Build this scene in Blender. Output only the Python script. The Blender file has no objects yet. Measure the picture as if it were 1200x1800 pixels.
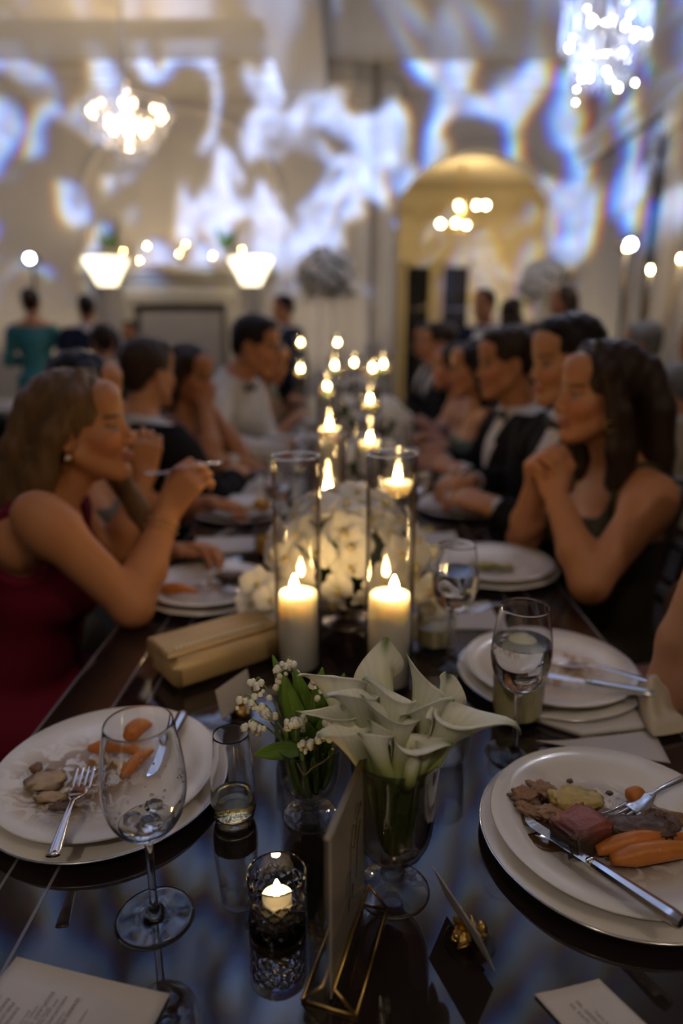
import bpy, math, random
import numpy as np
from mathutils import Vector, Matrix, noise as mnoise

random.seed(7)
SC = bpy.context.scene
COL = SC.collection
PI = math.pi

# ------------------------------------------------------------------ camera
cam_d = bpy.data.cameras.new('camera')
cam = bpy.data.objects.new('camera', cam_d)
COL.objects.link(cam)
cam.location = (0, 0, 1.32)
cam.rotation_euler = (math.radians(75.0), 0, math.radians(0.65))
cam_d.sensor_fit = 'VERTICAL'
cam_d.sensor_height = 36
cam_d.sensor_width = 24
cam_d.lens = 24
cam_d.clip_start = 0.02
cam_d.dof.use_dof = True
cam_d.dof.focus_distance = 0.73
cam_d.dof.aperture_fstop = 1.75
SC.camera = cam

# ------------------------------------------------------------------ exposure, world
SC.view_settings.view_transform = 'Standard'
SC.view_settings.look = 'None'
SC.view_settings.gamma = 1
SC.view_settings.use_curve_mapping = False
SC.view_settings.exposure = 0.38
SC.cycles.caustics_reflective = False
SC.cycles.caustics_refractive = False
SC.cycles.sample_clamp_indirect = 3.0
SC.cycles.max_bounces = 10
SC.cycles.diffuse_bounces = 3
SC.cycles.transmission_bounces = 10
SC.cycles.transparent_max_bounces = 24
SC.cycles.blur_glossy = 0.5
world = bpy.data.worlds.new('world')
SC.world = world
world.use_nodes = True
world.node_tree.nodes['Background'].inputs[0].default_value = (1.0, 0.82, 0.62, 1)
world.node_tree.nodes['Background'].inputs[1].default_value = 0.01


# ------------------------------------------------------------------ projector lamps (moving flower-petal light on walls and ceiling)
def projector(name, loc, target, power, scale, seed, size=100, low=-0.06):
    """a gobo projector: the slide is a procedural petal pattern with slight colour fringes"""
    ld = bpy.data.lights.new(name, 'SPOT')
    ld.energy = power
    ld.spot_size = math.radians(size)
    ld.spot_blend = 0.25
    ld.shadow_soft_size = 0.06
    lo = bpy.data.objects.new(name, ld)
    COL.objects.link(lo)
    lo.location = loc
    lo.rotation_euler = (Vector(target) - Vector(loc)).to_track_quat('-Z', 'Y').to_euler()
    ld.use_nodes = True
    nt = ld.node_tree
    N, L = nt.nodes, nt.links
    em = N['Emission']
    tc = N.new('ShaderNodeTexCoord')
    sep = N.new('ShaderNodeSeparateXYZ')
    L.new(tc.outputs['Normal'], sep.inputs[0])

    def m(op, a, b=None):
        n = N.new('ShaderNodeMath')
        n.operation = op
        for i, v in enumerate((a, b)):
            if v is None:
                continue
            if isinstance(v, (int, float)):
                n.inputs[i].default_value = v
            else:
                L.new(v, n.inputs[i])
        return n.outputs[0]
    az = m('ABSOLUTE', sep.outputs[2])
    u = m('DIVIDE', sep.outputs[0], az)
    v = m('DIVIDE', sep.outputs[1], az)
    comb = N.new('ShaderNodeCombineXYZ')
    outs = []
    for ch, sc in enumerate((1.0, 1.018, 1.04)):
        cb = N.new('ShaderNodeCombineXYZ')
        L.new(m('MULTIPLY', u, scale * sc), cb.inputs[0])
        L.new(m('MULTIPLY', v, scale * 0.72 * sc), cb.inputs[1])
        cb.inputs[2].default_value = seed
        nz = N.new('ShaderNodeTexNoise')
        nz.inputs['Scale'].default_value = 1.0
        nz.inputs['Detail'].default_value = 1.0
        nz.inputs['Roughness'].default_value = 0.45
        nz.inputs['Distortion'].default_value = 1.5
        L.new(cb.outputs[0], nz.inputs['Vector'])
        rp = N.new('ShaderNodeMapRange')
        rp.interpolation_type = 'SMOOTHSTEP'
        rp.inputs[1].default_value = 0.455
        rp.inputs[2].default_value = 0.565
        L.new(nz.outputs[0], rp.inputs[0])
        vz = N.new('ShaderNodeTexNoise')
        vz.inputs['Scale'].default_value = 3.1
        vz.inputs['Detail'].default_value = 2.0
        vz.inputs['Distortion'].default_value = 1.2
        L.new(cb.outputs[0], vz.inputs['Vector'])
        r2 = N.new('ShaderNodeMapRange')
        r2.inputs[1].default_value = 0.3
        r2.inputs[2].default_value = 0.7
        r2.inputs[3].default_value = 0.25
        r2.inputs[4].default_value = 1.0
        L.new(vz.outputs[0], r2.inputs[0])
        outs.append(m('MULTIPLY', rp.outputs[0], r2.outputs[0]))
    # the slide ends at its lower frame edge
    mk = N.new('ShaderNodeMapRange')
    mk.interpolation_type = 'SMOOTHSTEP'
    mk.inputs[1].default_value = low - 0.05
    mk.inputs[2].default_value = low + 0.05
    L.new(v, mk.inputs[0])
    # and fades towards its upper frame edge
    mu = N.new('ShaderNodeMapRange')
    mu.interpolation_type = 'SMOOTHSTEP'
    mu.inputs[1].default_value = 0.20
    mu.inputs[2].default_value = 0.55
    mu.inputs[3].default_value = 1.0
    mu.inputs[4].default_value = 0.30
    L.new(v, mu.inputs[0])
    tint = (0.36, 0.51, 1.0)
    for ch in range(3):
        L.new(m('MULTIPLY', m('MULTIPLY', outs[ch], m('MULTIPLY', mk.outputs[0], mu.outputs[0])), tint[ch]), comb.inputs[ch])
    L.new(comb.outputs[0], em.inputs['Color'])
    em.inputs['Strength'].default_value = 1.0
    return lo


projector('projector_light', (-0.6, 1.0, 2.7), (-1.2, 8.6, 3.15), 6800, 11.0, 5.1, size=112, low=-0.16)


# ------------------------------------------------------------------ materials
MATS = {}


def _n(nt, t):
    return nt.nodes.new(t)


def mat(name, base, rough=0.5, metal=0.0, var=0.0, vscale=8.0, bump=0.0, bscale=60.0, ior=1.45, trans=0.0,
        emit=None, estr=0.0, sss=0.0, stretch=None, spec=None, coat=0.0, alpha=None, coords='Object'):
    if name in MATS:
        return MATS[name]
    m = bpy.data.materials.new(name)
    m.use_nodes = True
    nt = m.node_tree
    b = nt.nodes['Principled BSDF']
    b.inputs['Base Color'].default_value = (*base, 1)
    b.inputs['Roughness'].default_value = rough
    b.inputs['Metallic'].default_value = metal
    b.inputs['IOR'].default_value = ior
    b.inputs['Transmission Weight'].default_value = trans
    if coat:
        b.inputs['Coat Weight'].default_value = coat
        b.inputs['Coat Roughness'].default_value = 0.05
    if spec is not None:
        b.inputs['Specular IOR Level'].default_value = spec
    if sss:
        b.inputs['Subsurface Weight'].default_value = sss
        b.inputs['Subsurface Radius'].default_value = (0.012, 0.006, 0.003)
        b.inputs['Subsurface Scale'].default_value = 0.5
    if emit:
        b.inputs['Emission Color'].default_value = (*emit, 1)
        b.inputs['Emission Strength'].default_value = estr
    tc = _n(nt, 'ShaderNodeTexCoord')
    vec = tc.outputs[coords]
    if stretch:
        mp = _n(nt, 'ShaderNodeMapping')
        mp.inputs['Scale'].default_value = stretch
        nt.links.new(vec, mp.inputs[0])
        vec = mp.outputs[0]
    if var:
        nz = _n(nt, 'ShaderNodeTexNoise')
        nz.inputs['Scale'].default_value = vscale
        nz.inputs['Detail'].default_value = 4
        nt.links.new(vec, nz.inputs['Vector'])
        mx = _n(nt, 'ShaderNodeMix')
        mx.data_type = 'RGBA'
        mx.inputs[6].default_value = (*[max(0, c * (1 - var)) for c in base], 1)
        mx.inputs[7].default_value = (*[min(1, c * (1 + var)) for c in base], 1)
        nt.links.new(nz.outputs[0], mx.inputs[0])
        nt.links.new(mx.outputs[2], b.inputs['Base Color'])
    if bump:
        nb = _n(nt, 'ShaderNodeTexNoise')
        nb.inputs['Scale'].default_value = bscale
        nb.inputs['Detail'].default_value = 3
        nt.links.new(vec, nb.inputs['Vector'])
        bp = _n(nt, 'ShaderNodeBump')
        bp.inputs['Strength'].default_value = bump
        bp.inputs['Distance'].default_value = 0.005
        nt.links.new(nb.outputs[0], bp.inputs['Height'])
        nt.links.new(bp.outputs[0], b.inputs['Normal'])
    MATS[name] = m
    return m


def thin_glass(name, tint=(1, 1, 1), f0=1.45, extra=0.0, edge=0.3, power=3.2):
    """thin-walled clear glass: lets light straight through, mirrors at the grazing edge"""
    if name in MATS:
        return MATS[name]
    m = bpy.data.materials.new(name)
    m.use_nodes = True
    nt = m.node_tree
    nt.nodes.remove(nt.nodes['Principled BSDF'])
    out = nt.nodes['Material Output']
    tr = _n(nt, 'ShaderNodeBsdfTransparent')
    tr.inputs[0].default_value = (*tint, 1)
    # a longer path through the wall near the outline swallows some light
    dk = _n(nt, 'ShaderNodeMix')
    dk.data_type = 'RGBA'
    dk.inputs[6].default_value = (*tint, 1)
    dk.inputs[7].default_value = (*[c * edge for c in tint], 1)
    l2 = _n(nt, 'ShaderNodeLayerWeight')
    l2.inputs[0].default_value = 0.5
    p2 = _n(nt, 'ShaderNodeMath')
    p2.operation = 'POWER'
    p2.inputs[1].default_value = 3.6
    nt.links.new(l2.outputs['Facing'], p2.inputs[0])
    nt.links.new(p2.outputs[0], dk.inputs[0])
    nt.links.new(dk.outputs[2], tr.inputs[0])
    gl = _n(nt, 'ShaderNodeBsdfGlossy')
    gl.inputs['Roughness'].default_value = 0.02
    lw = _n(nt, 'ShaderNodeLayerWeight')
    lw.inputs[0].default_value = 0.5
    fr = _n(nt, 'ShaderNodeMapRange')
    fr.interpolation_type = 'LINEAR'
    pw_ = _n(nt, 'ShaderNodeMath')
    pw_.operation = 'POWER'
    pw_.inputs[1].default_value = power
    nt.links.new(lw.outputs['Facing'], pw_.inputs[0])
    nt.links.new(pw_.outputs[0], fr.inputs[0])
    fr.inputs[3].default_value = ((f0 - 1) / (f0 + 1)) ** 2
    fr.inputs[4].default_value = 0.9
    ad = _n(nt, 'ShaderNodeMath')
    ad.operation = 'ADD'
    ad.use_clamp = True
    ad.inputs[1].default_value = extra
    nz = _n(nt, 'ShaderNodeTexNoise')
    nz.inputs['Scale'].default_value = 14
    bp = _n(nt, 'ShaderNodeBump')
    bp.inputs['Strength'].default_value = 0.02
    nt.links.new(nz.outputs[0], bp.inputs['Height'])
    nt.links.new(bp.outputs[0], gl.inputs['Normal'])
    mx = _n(nt, 'ShaderNodeMixShader')
    nt.links.new(fr.outputs[0], ad.inputs[0])
    nt.links.new(ad.outputs[0], mx.inputs[0])
    nt.links.new(tr.outputs[0], mx.inputs[1])
    nt.links.new(gl.outputs[0], mx.inputs[2])
    nt.links.new(mx.outputs[0], out.inputs['Surface'])
    MATS[name] = m
    return m


def attr_mat(name, rough=0.5, sss=0.0, trans=0.0, spec=0.4, bump=0.0, bscale=80):
    """colour read from the mesh's own 'Col' attribute (skin tones, petals, food)"""
    if name in MATS:
        return MATS[name]
    m = mat(name, (0.8, 0.8, 0.8), rough, sss=sss, spec=spec, bump=bump, bscale=bscale)
    nt = m.node_tree
    b = nt.nodes['Principled BSDF']
    at = _n(nt, 'ShaderNodeAttribute')
    at.attribute_name = 'Col'
    nt.links.new(at.outputs['Color'], b.inputs['Base Color'])
    if trans:
        tl = _n(nt, 'ShaderNodeBsdfTranslucent')
        nt.links.new(at.outputs['Color'], tl.inputs[0])
        mx = _n(nt, 'ShaderNodeMixShader')
        mx.inputs[0].default_value = trans
        nt.links.new(b.outputs[0], mx.inputs[1])
        nt.links.new(tl.outputs[0], mx.inputs[2])
        nt.links.new(mx.outputs[0], nt.nodes['Material Output'].inputs['Surface'])
    return m


# ------------------------------------------------------------------ mesh helpers
def mesh_data(name, V, F, smooth=True, col=None):
    me = bpy.data.meshes.new(name)
    V = np.asarray(V, dtype=np.float32)
    if isinstance(F, np.ndarray):
        nf, k = F.shape
        me.vertices.add(len(V))
        me.vertices.foreach_set('co', V.ravel())
        me.loops.add(nf * k)
        me.loops.foreach_set('vertex_index', F.ravel().astype(np.int32))
        me.polygons.add(nf)
        me.polygons.foreach_set('loop_start', np.arange(0, nf * k, k, dtype=np.int32))
        me.update(calc_edges=True)
    else:
        me.from_pydata(V.tolist(), [], F)
        me.update()
    if smooth:
        me.polygons.foreach_set('use_smooth', np.ones(len(me.polygons), dtype=bool))
    if col is not None:
        a = me.color_attributes.new('Col', 'FLOAT_COLOR', 'POINT')
        c4 = np.ones((len(V), 4), dtype=np.float32)
        c4[:, :3] = col
        a.data.foreach_set('color', c4.ravel())
    return me


def mk(name, VF, material=None, parent=None, loc=None, rot=None, smooth=True, col=None, auto=None):
    if isinstance(VF, bpy.types.Mesh):
        me = VF
    else:
        me = mesh_data(name, VF[0], VF[1], smooth, col)
    if material is not None and len(me.materials) == 0:
        me.materials.append(material)
    if auto is not None and smooth:
        me.set_sharp_from_angle(angle=math.radians(auto))
    o = bpy.data.objects.new(name, me)
    COL.objects.link(o)
    if parent is not None:
        o.parent = parent
    if loc is not None:
        o.location = loc
    if rot is not None:
        o.rotation_euler = rot
    return o


def empty(name, loc=(0, 0, 0), rz=0.0, rot=None):
    o = bpy.data.objects.new(name, None)
    COL.objects.link(o)
    o.location = loc
    o.rotation_euler = rot if rot is not None else (0, 0, rz)
    o.empty_display_size = 0.05
    return o


def tag(o, label=None, cat=None, group=None, kind=None):
    if label:
        o['label'] = label
    if cat:
        o['category'] = cat
    if group:
        o['group'] = group
    if kind:
        o['kind'] = kind
    return o


def clone(root, loc, rot=None, label=None, group=None, scale=None):
    r = root.copy()
    COL.objects.link(r)
    r.location = loc
    if rot is not None:
        r.rotation_euler = rot
    if scale is not None:
        r.scale = (scale,) * 3 if isinstance(scale, (int, float)) else scale
    if label:
        r['label'] = label
    if group:
        r['group'] = group
    for ch in list(root.children):
        c = ch.copy()
        COL.objects.link(c)
        c.parent = r
        for g in list(ch.children):
            d = g.copy()
            COL.objects.link(d)
            d.parent = c
    return r


def join(*parts):
    V, F, n = [], [], 0
    for v, f in parts:
        v = np.asarray(v, dtype=float).reshape(-1, 3)
        V.append(v)
        F += [tuple(int(i) + n for i in q) for q in f]
        n += len(v)
    return np.vstack(V), F


def xf(VF, loc=(0, 0, 0), rot=None, scale=1.0):
    v = np.asarray(VF[0], dtype=float) * np.asarray(scale)
    if rot is not None:
        R = np.array(Matrix.Rotation(rot[2], 3, 'Z') @ Matrix.Rotation(rot[1], 3, 'Y') @ Matrix.Rotation(rot[0], 3, 'X')) \
            if len(rot) == 3 and not hasattr(rot[0], '__len__') else np.asarray(rot)
        v = v @ R.T
    return v + np.asarray(loc), VF[1]


def box(x0, x1, y0, y1, z0, z1):
    V = [(x, y, z) for x in (x0, x1) for y in (y0, y1) for z in (z0, z1)]
    F = [(0, 1, 3, 2), (4, 6, 7, 5), (0, 4, 5, 1), (2, 3, 7, 6), (0, 2, 6, 4), (1, 5, 7, 3)]
    return np.array(V, float), F


def bbox_(x0, x1, y0, y1, z0, z1, b=0.004):
    """box with chamfered edges"""
    import itertools
    c = np.array([(x0 + x1) / 2, (y0 + y1) / 2, (z0 + z1) / 2])
    h = np.array([(x1 - x0) / 2, (y1 - y0) / 2, (z1 - z0) / 2])
    b = min(b, h.min() * 0.95)
    V, idx = [], {}
    for s in itertools.product((-1, 1), repeat=3):
        for ax in range(3):
            p = np.array(s) * (h - b)
            p[ax] = s[ax] * h[ax]
            idx[(s, ax)] = len(V)
            V.append(c + p)
    F = []
    for ax in range(3):
        o1, o2 = [a for a in range(3) if a != ax]
        for sg in (-1, 1):
            q = []
            for a, bb in ((-1, -1), (1, -1), (1, 1), (-1, 1)):
                s = [0, 0, 0]
                s[ax], s[o1], s[o2] = sg, a, bb
                q.append(idx[(tuple(s), ax)])
            F.append(tuple(q))
    for ax in range(3):
        o1, o2 = [a for a in range(3) if a != ax]
        for a in (-1, 1):
            for bb in (-1, 1):
                s1, s2 = [0, 0, 0], [0, 0, 0]
                s1[ax], s1[o1], s1[o2] = -1, a, bb
                s2[ax], s2[o1], s2[o2] = 1, a, bb
                s1, s2 = tuple(s1), tuple(s2)
                F.append((idx[(s1, o1)], idx[(s2, o1)], idx[(s2, o2)], idx[(s1, o2)]))
    for s in itertools.product((-1, 1), repeat=3):
        F.append((idx[(s, 0)], idx[(s, 1)], idx[(s, 2)]))
    return np.array(V), F


def catmull(P, n=6, closed=False):
    P = np.asarray(P, float)
    out = []
    m = len(P)
    rng = range(m if closed else m - 1)
    for i in rng:
        p1, p2 = P[i], P[(i + 1) % m]
        p0 = P[i - 1] if (i > 0 or closed) else 2 * p1 - p2
        p3 = P[(i + 2) % m] if (i + 2 < m or closed) else 2 * p2 - p1
        for k in range(n):
            t = k / n
            out.append(0.5 * ((2 * p1) + (-p0 + p2) * t + (2 * p0 - 5 * p1 + 4 * p2 - p3) * t * t + (-p0 + 3 * p1 - 3 * p2 + p3) * t ** 3))
    if not closed:
        out.append(P[-1])
    return np.array(out)


def lathe(prof, n=48, sub=0, fn=None):
    """profile [(r, z)...] turned round z; r=0 ends close"""
    P = catmull(prof, sub) if sub else np.asarray(prof, float)
    P[:, 0] = np.maximum(P[:, 0], 0)
    V, F, rows = [], [], []
    for r, z in P:
        if r < 1e-6:
            rows.append([len(V)])
            V.append((0, 0, z))
        else:
            row = []
            for k in range(n):
                a = 2 * PI * k / n
                rr = r * (fn(a, r, z) if fn else 1.0)
                row.append(len(V))
                V.append((rr * math.cos(a), rr * math.sin(a), z))
            rows.append(row)
    for a, b in zip(rows, rows[1:]):
        if len(a) == 1 and len(b) == 1:
            continue
        for k in range(n):
            k2 = (k + 1) % n
            if len(a) == 1:
                F.append((a[0], b[k2], b[k]))
            elif len(b) == 1:
                F.append((a[k], a[k2], b[0]))
            else:
                F.append((a[k], a[k2], b[k2], b[k]))
    return np.array(V), F


def frames(P):
    P = np.asarray(P, float)
    T = np.gradient(P, axis=0)
    T /= np.linalg.norm(T, axis=1)[:, None] + 1e-12
    ref = np.array([0, 0, 1.0]) if abs(T[0][2]) < 0.9 else np.array([1.0, 0, 0])
    N = []
    n = np.cross(T[0], ref)
    n /= np.linalg.norm(n)
    for t in T:
        n = n - t * np.dot(n, t)
        n /= np.linalg.norm(n) + 1e-12
        N.append(n)
    N = np.array(N)
    return T, N, np.cross(T, N)


def tube(path, rad, n=10, closed=False, flat=1.0, cap=True):
    """swept tube; rad number or list; flat scales the second axis"""
    P = np.asarray(path, float)
    m = len(P)
    R = np.full(m, rad) if np.isscalar(rad) else np.interp(np.linspace(0, 1, m), np.linspace(0, 1, len(rad)), rad)
    T, N, B = frames(P)
    V, F = [], []
    for i in range(m):
        for k in range(n):
            a = 2 * PI * k / n
            V.append(P[i] + R[i] * (math.cos(a) * N[i] + flat * math.sin(a) * B[i]))
    for i in range(m - 1 + (1 if closed else 0)):
        for k in range(n):
            k2 = (k + 1) % n
            j = (i + 1) % m
            F.append((i * n + k, i * n + k2, j * n + k2, j * n + k))
    if cap and not closed:
        F.append(tuple(range(n))[::-1])
        F.append(tuple((m - 1) * n + k for k in range(n)))
    return np.array(V), F


def prism(poly, z0, z1):
    """vertical extrusion of a 2D polygon"""
    n = len(poly)
    V = [(x, y, z0) for x, y in poly] + [(x, y, z1) for x, y in poly]
    F = [tuple(range(n))[::-1], tuple(range(n, 2 * n))]
    F += [(i, (i + 1) % n, n + (i + 1) % n, n + i) for i in range(n)]
    return np.array(V, float), F


def grid_sheet(fn, nu, nv, thick=0.0):
    """sheet fn(u,v)->xyz on [0,1]^2; with thickness if asked (along normals)"""
    P = np.array([[fn(i / nu, j / nv) for j in range(nv + 1)] for i in range(nu + 1)], float)
    W = nv + 1
    V = P.reshape(-1, 3)
    F = [(i * W + j, (i + 1) * W + j, (i + 1) * W + j + 1, i * W + j + 1) for i in range(nu) for j in range(nv)]
    if thick:
        du = np.gradient(P, axis=0)
        dv = np.gradient(P, axis=1)
        Nn = np.cross(du, dv).reshape(-1, 3)
        Nn /= np.linalg.norm(Nn, axis=1)[:, None] + 1e-12
        n0 = len(V)
        V = np.vstack([V + Nn * thick / 2, V - Nn * thick / 2])
        F2 = [tuple(i + n0 for i in f)[::-1] for f in F]
        edge = [i * W for i in range(nu + 1)], [i * W + nv for i in range(nu + 1)], list(range(W)), [nu * W + j for j in range(W)]
        S = []
        for e in edge:
            for a, b in zip(e, e[1:]):
                S.append((a, b, b + n0, a + n0))
        F = F + F2 + S
    return V, F


_ico = {}


def ico(sub=2):
    if sub not in _ico:
        import bmesh
        bm = bmesh.new()
        bmesh.ops.create_icosphere(bm, subdivisions=sub, radius=1.0)
        V = np.array([v.co[:] for v in bm.verts])
        F = [tuple(v.index for v in f.verts) for f in bm.faces]
        bm.free()
        _ico[sub] = (V, F)
    return _ico[sub][0].copy(), list(_ico[sub][1])


def blob(size, seed=0, amp=0.25, freq=1.6, sub=3):
    V, F = ico(sub)
    out = []
    for v in V:
        d = mnoise.noise(Vector(v * freq) + Vector((seed * 7.1, seed * 3.3, seed))) + 0.5 * mnoise.noise(Vector(v * freq * 2.3) + Vector((seed, 5, 2)))
        out.append(v * (1 + amp * d))
    return np.array(out) * np.asarray(size), F


def thing(name, label, cat, loc, rz=0.0, group=None, rot=None):
    return tag(empty(name, loc, rz, rot), label, cat, group)


def point(name, loc, power, color=(1.0, 0.62, 0.28), size=0.01, parent=None):
    ld = bpy.data.lights.new(name, 'POINT')
    ld.energy = power
    ld.color = color
    ld.shadow_soft_size = size
    o = bpy.data.objects.new(name, ld)
    COL.objects.link(o)
    o.location = loc
    if parent is not None:
        o.parent = parent
    return o


# shared materials
M_TABLE = mat('polished_dark_wood', (0.016, 0.010, 0.010), 0.045, var=0.4, vscale=3, bump=0.006, bscale=70, ior=1.66)
M_TRIM = mat('clear_trim_lip', (0.16, 0.15, 0.17), 0.1, var=0.1, ior=1.6)
M_PLATE = mat('white_china', (0.72, 0.68, 0.64), 0.18, var=0.03, vscale=5, coat=0.3)
M_SILVER = mat('polished_silver', (0.72, 0.72, 0.74), 0.16, 1.0, var=0.08, vscale=30)
M_GLASS = mat('clear_glass', (1, 1, 1), 0.0, trans=1.0, ior=1.46, var=0.0)
M_SMOKE = mat('smoky_glass', (0.80, 0.77, 0.74), 0.0, trans=1.0, ior=1.46)
M_WATER = mat('drinking_water', (0.97, 0.98, 0.98), 0.0, trans=1.0, ior=1.33)
M_THIN = thin_glass('thin_cylinder_glass', (0.97, 0.97, 0.97), 1.5, 0.02)
M_WAX = mat('ivory_wax', (0.92, 0.86, 0.74), 0.45, var=0.03, vscale=6, sss=0.9)
_b = M_WAX.node_tree.nodes['Principled BSDF']
_b.inputs['Subsurface Radius'].default_value = (0.022, 0.020, 0.018)
_b.inputs['Subsurface Scale'].default_value = 1.0
M_FLAME = mat('flame_glow', (1, 0.7, 0.3), 0.5, emit=(1.0, 0.66, 0.26), estr=130)
M_WICK = mat('burnt_wick', (0.02, 0.015, 0.01), 0.9, var=0.3)
M_PAPER = mat('ivory_card_stock', (0.52, 0.48, 0.46), 0.75, var=0.03, vscale=40, bump=0.05, bscale=400)
M_INK = mat('grey_print', (0.10, 0.09, 0.09), 0.7, var=0.1)
M_BRASS = mat('aged_brass', (0.58, 0.38, 0.12), 0.3, 1.0, var=0.2, vscale=40)
M_GOLD = mat('textured_gold', (0.70, 0.47, 0.16), 0.28, 1.0, var=0.25, vscale=80, bump=0.5, bscale=220)
M_LINEN = mat('white_linen', (0.62, 0.57, 0.53), 0.9, var=0.06, vscale=30, bump=0.2, bscale=300)
TZ = 0.76

# ================================================================== ROOM
M_WALL = mat('ivory_plaster', (0.52, 0.47, 0.41), 0.75, var=0.05, vscale=2.0, bump=0.05, bscale=30)
M_CEIL = mat('warm_white_ceiling', (0.46, 0.42, 0.37), 0.85, var=0.04, vscale=1.5)
M_MOULD = mat('white_moulding', (0.60, 0.55, 0.48), 0.55, var=0.04, vscale=4)
M_YELLOW = mat('cream_yellow_paint', (0.50, 0.42, 0.28), 0.75, var=0.05, vscale=2)
M_FLOOR = mat('dark_carpet', (0.06, 0.05, 0.055), 0.95, var=0.35, vscale=14, bump=0.4, bscale=120)
M_STONE = mat('pale_carved_stone', (0.50, 0.45, 0.38), 0.6, var=0.07, vscale=5, bump=0.1, bscale=40)
M_DARK = mat('soot_black', (0.10, 0.085, 0.08), 0.9, var=0.3, vscale=6)
M_NIGHT = mat('night_window_glass', (0.012, 0.012, 0.016), 0.05, var=0.2)
M_DRAPE = mat('pale_drapery', (0.50, 0.46, 0.42), 0.9, var=0.08, vscale=3, bump=0.1, bscale=90)
BY = 8.6


def struct(name, VF, m, parent=None, smooth=False, auto=None):
    o = mk(name, VF, m, parent, smooth=smooth, auto=auto)
    if parent is None:
        o['kind'] = 'structure'
    return o


struct('floor', box(-6.2, 6.2, -5.2, 14.2, -0.1, 0.0), M_FLOOR)
ceiling = struct('ceiling', box(-6.2, 6.2, -5.2, BY + 0.3, 4.15, 4.3), M_CEIL)
# ceiling beams framing the tray over the fireplace side
struct('beam', box(-0.75, -0.25, -5.0, BY, 3.86, 4.15), M_CEIL, ceiling)
struct('beam', box(-5.6, -0.75, 6.3, 6.8, 3.92, 4.15), M_CEIL, ceiling)
struct('wall_left', box(-5.9, -5.6, -5.2, BY + 0.3, 0, 4.15), M_WALL)
struct('wall_front', box(-6.0, 6.0, -5.3, -5.0, 0, 4.15), M_WALL)


def arch_pts(cx, half, zs, zt, n=20):
    """points of a segmental arch from the left spring to the right spring"""
    rise = zt - zs
    R = (half * half + rise * rise) / (2 * rise)
    a0 = math.asin(min(1, half / R))
    return [(cx + R * math.sin(a), zt - R + R * math.cos(a)) for a in np.linspace(-a0, a0, n)]


def wall_with_arch(xa, xb, zt, cx, half, zs, ztop, y0, y1):
    """wall slab in XZ with an arched opening down to the floor"""
    ap = arch_pts(cx, half, zs, ztop)
    poly = [(xa, 0), (cx - half, 0)] + ap + [(cx + half, 0), (xb, 0), (xb, zt), (xa, zt)]
    # split in convex-ish strips: left, right, and lintel strips
    parts = [box(xa, cx - half, y0, y1, 0, zt), box(cx + half, xb, y0, y1, 0, zt)]
    for (xA, zA), (xB, zB) in zip(ap, ap[1:]):
        V = [(xA, y0, zA), (xB, y0, zB), (xB, y0, zt), (xA, y0, zt), (xA, y1, zA), (xB, y1, zB), (xB, y1, zt), (xA, y1, zt)]
        parts.append((np.array(V), [(0, 1, 2, 3), (7, 6, 5, 4), (0, 4, 5, 1), (2, 6, 7, 3)]))
    return join(*parts)


ACX, AHW = 1.465, 0.90
wall_back = struct('wall_back', wall_with_arch(-5.9, 2.75, 4.15, ACX, AHW, 2.78, 3.29, BY, BY + 0.3), M_WALL)


def moulding(name, path, section, m, parent):
    """sweep a small 2D section (outward, up) along a polyline on a wall"""
    return None


# crown and frieze on the back wall
struct('crown_moulding', join(box(-5.6, 0.06, BY - 0.10, BY, 3.93, 4.15), box(-5.6, 0.06, BY - 0.16, BY, 4.05, 4.15),
                              box(-5.6, 0.06, BY - 0.05, BY, 3.84, 3.93)), M_MOULD, wall_back)
struct('crown_moulding', join(box(0.5, 2.75, BY - 0.10, BY, 3.98, 4.15), box(0.5, 2.75, BY - 0.05, BY, 3.9, 3.98)), M_MOULD, wall_back)
# pilasters between fireplace bay and arch
for px in (0.06, 0.36):
    struct('pilaster', join(box(px, px + 0.17, BY - 0.07, BY, 0, 4.15), box(px - 0.02, px + 0.19, BY - 0.10, BY, 0, 0.25),
                            box(px - 0.02, px + 0.19, BY - 0.11, BY, 3.75, 3.95)), M_MOULD, wall_back)
# arch casing
ap = arch_pts(ACX, AHW + 0.05, 2.80, 3.36, 24)
struct('arch_casing', tube([(x, BY - 0.01, z) for x, z in [(ACX - AHW - 0.05, 0.0)] + ap + [(ACX + AHW + 0.05, 0.0)]], 0.018, 6), M_WALL, wall_back)
# arched recess over the fireplace
NCX, NHW = -1.95, 1.15
ap2 = arch_pts(NCX, NHW, 2.9, 3.72, 28)
struct('niche_moulding', tube([(x, BY - 0.005, z) for x, z in [(NCX - NHW, 2.1)] + ap2 + [(NCX + NHW, 2.1)]], 0.04, 6), M_MOULD, wall_back)
# right side: the room narrows and its wall comes towards the camera
wr = struct('wall_right', box(2.75, 3.05, 3.4, BY + 0.3, 0, 4.15), M_WALL)
struct('cornice', join(box(2.55, 2.75, 3.4, BY, 3.22, 3.34), box(2.63, 2.75, 3.4, BY, 3.10, 3.22)), M_MOULD, wr)
struct('pilaster', join(box(2.68, 2.75, 6.1, 6.4, 0, 3.1), box(2.64, 2.75, 6.05, 6.45, 2.9, 3.1)), M_MOULD, wr)
struct('wall_right', box(5.6, 5.9, -5.2, 3.6, 0, 4.15), M_WALL)
struct('wall_right', box(2.75, 5.9, 3.1, 3.4, 0, 4.15), M_YELLOW)
# a doorway with cream drapes on the right wall
door_1 = struct('door_1', join(box(2.70, 2.75, 4.75, 4.85, 0, 2.75), box(2.70, 2.75, 5.75, 5.85, 0, 2.75), box(2.70, 2.75, 4.75, 5.85, 2.65, 2.8)), M_MOULD)
struct('door_panel', bbox_(2.715, 2.75, 4.85, 5.75, 0, 2.65), M_YELLOW, door_1)


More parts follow.
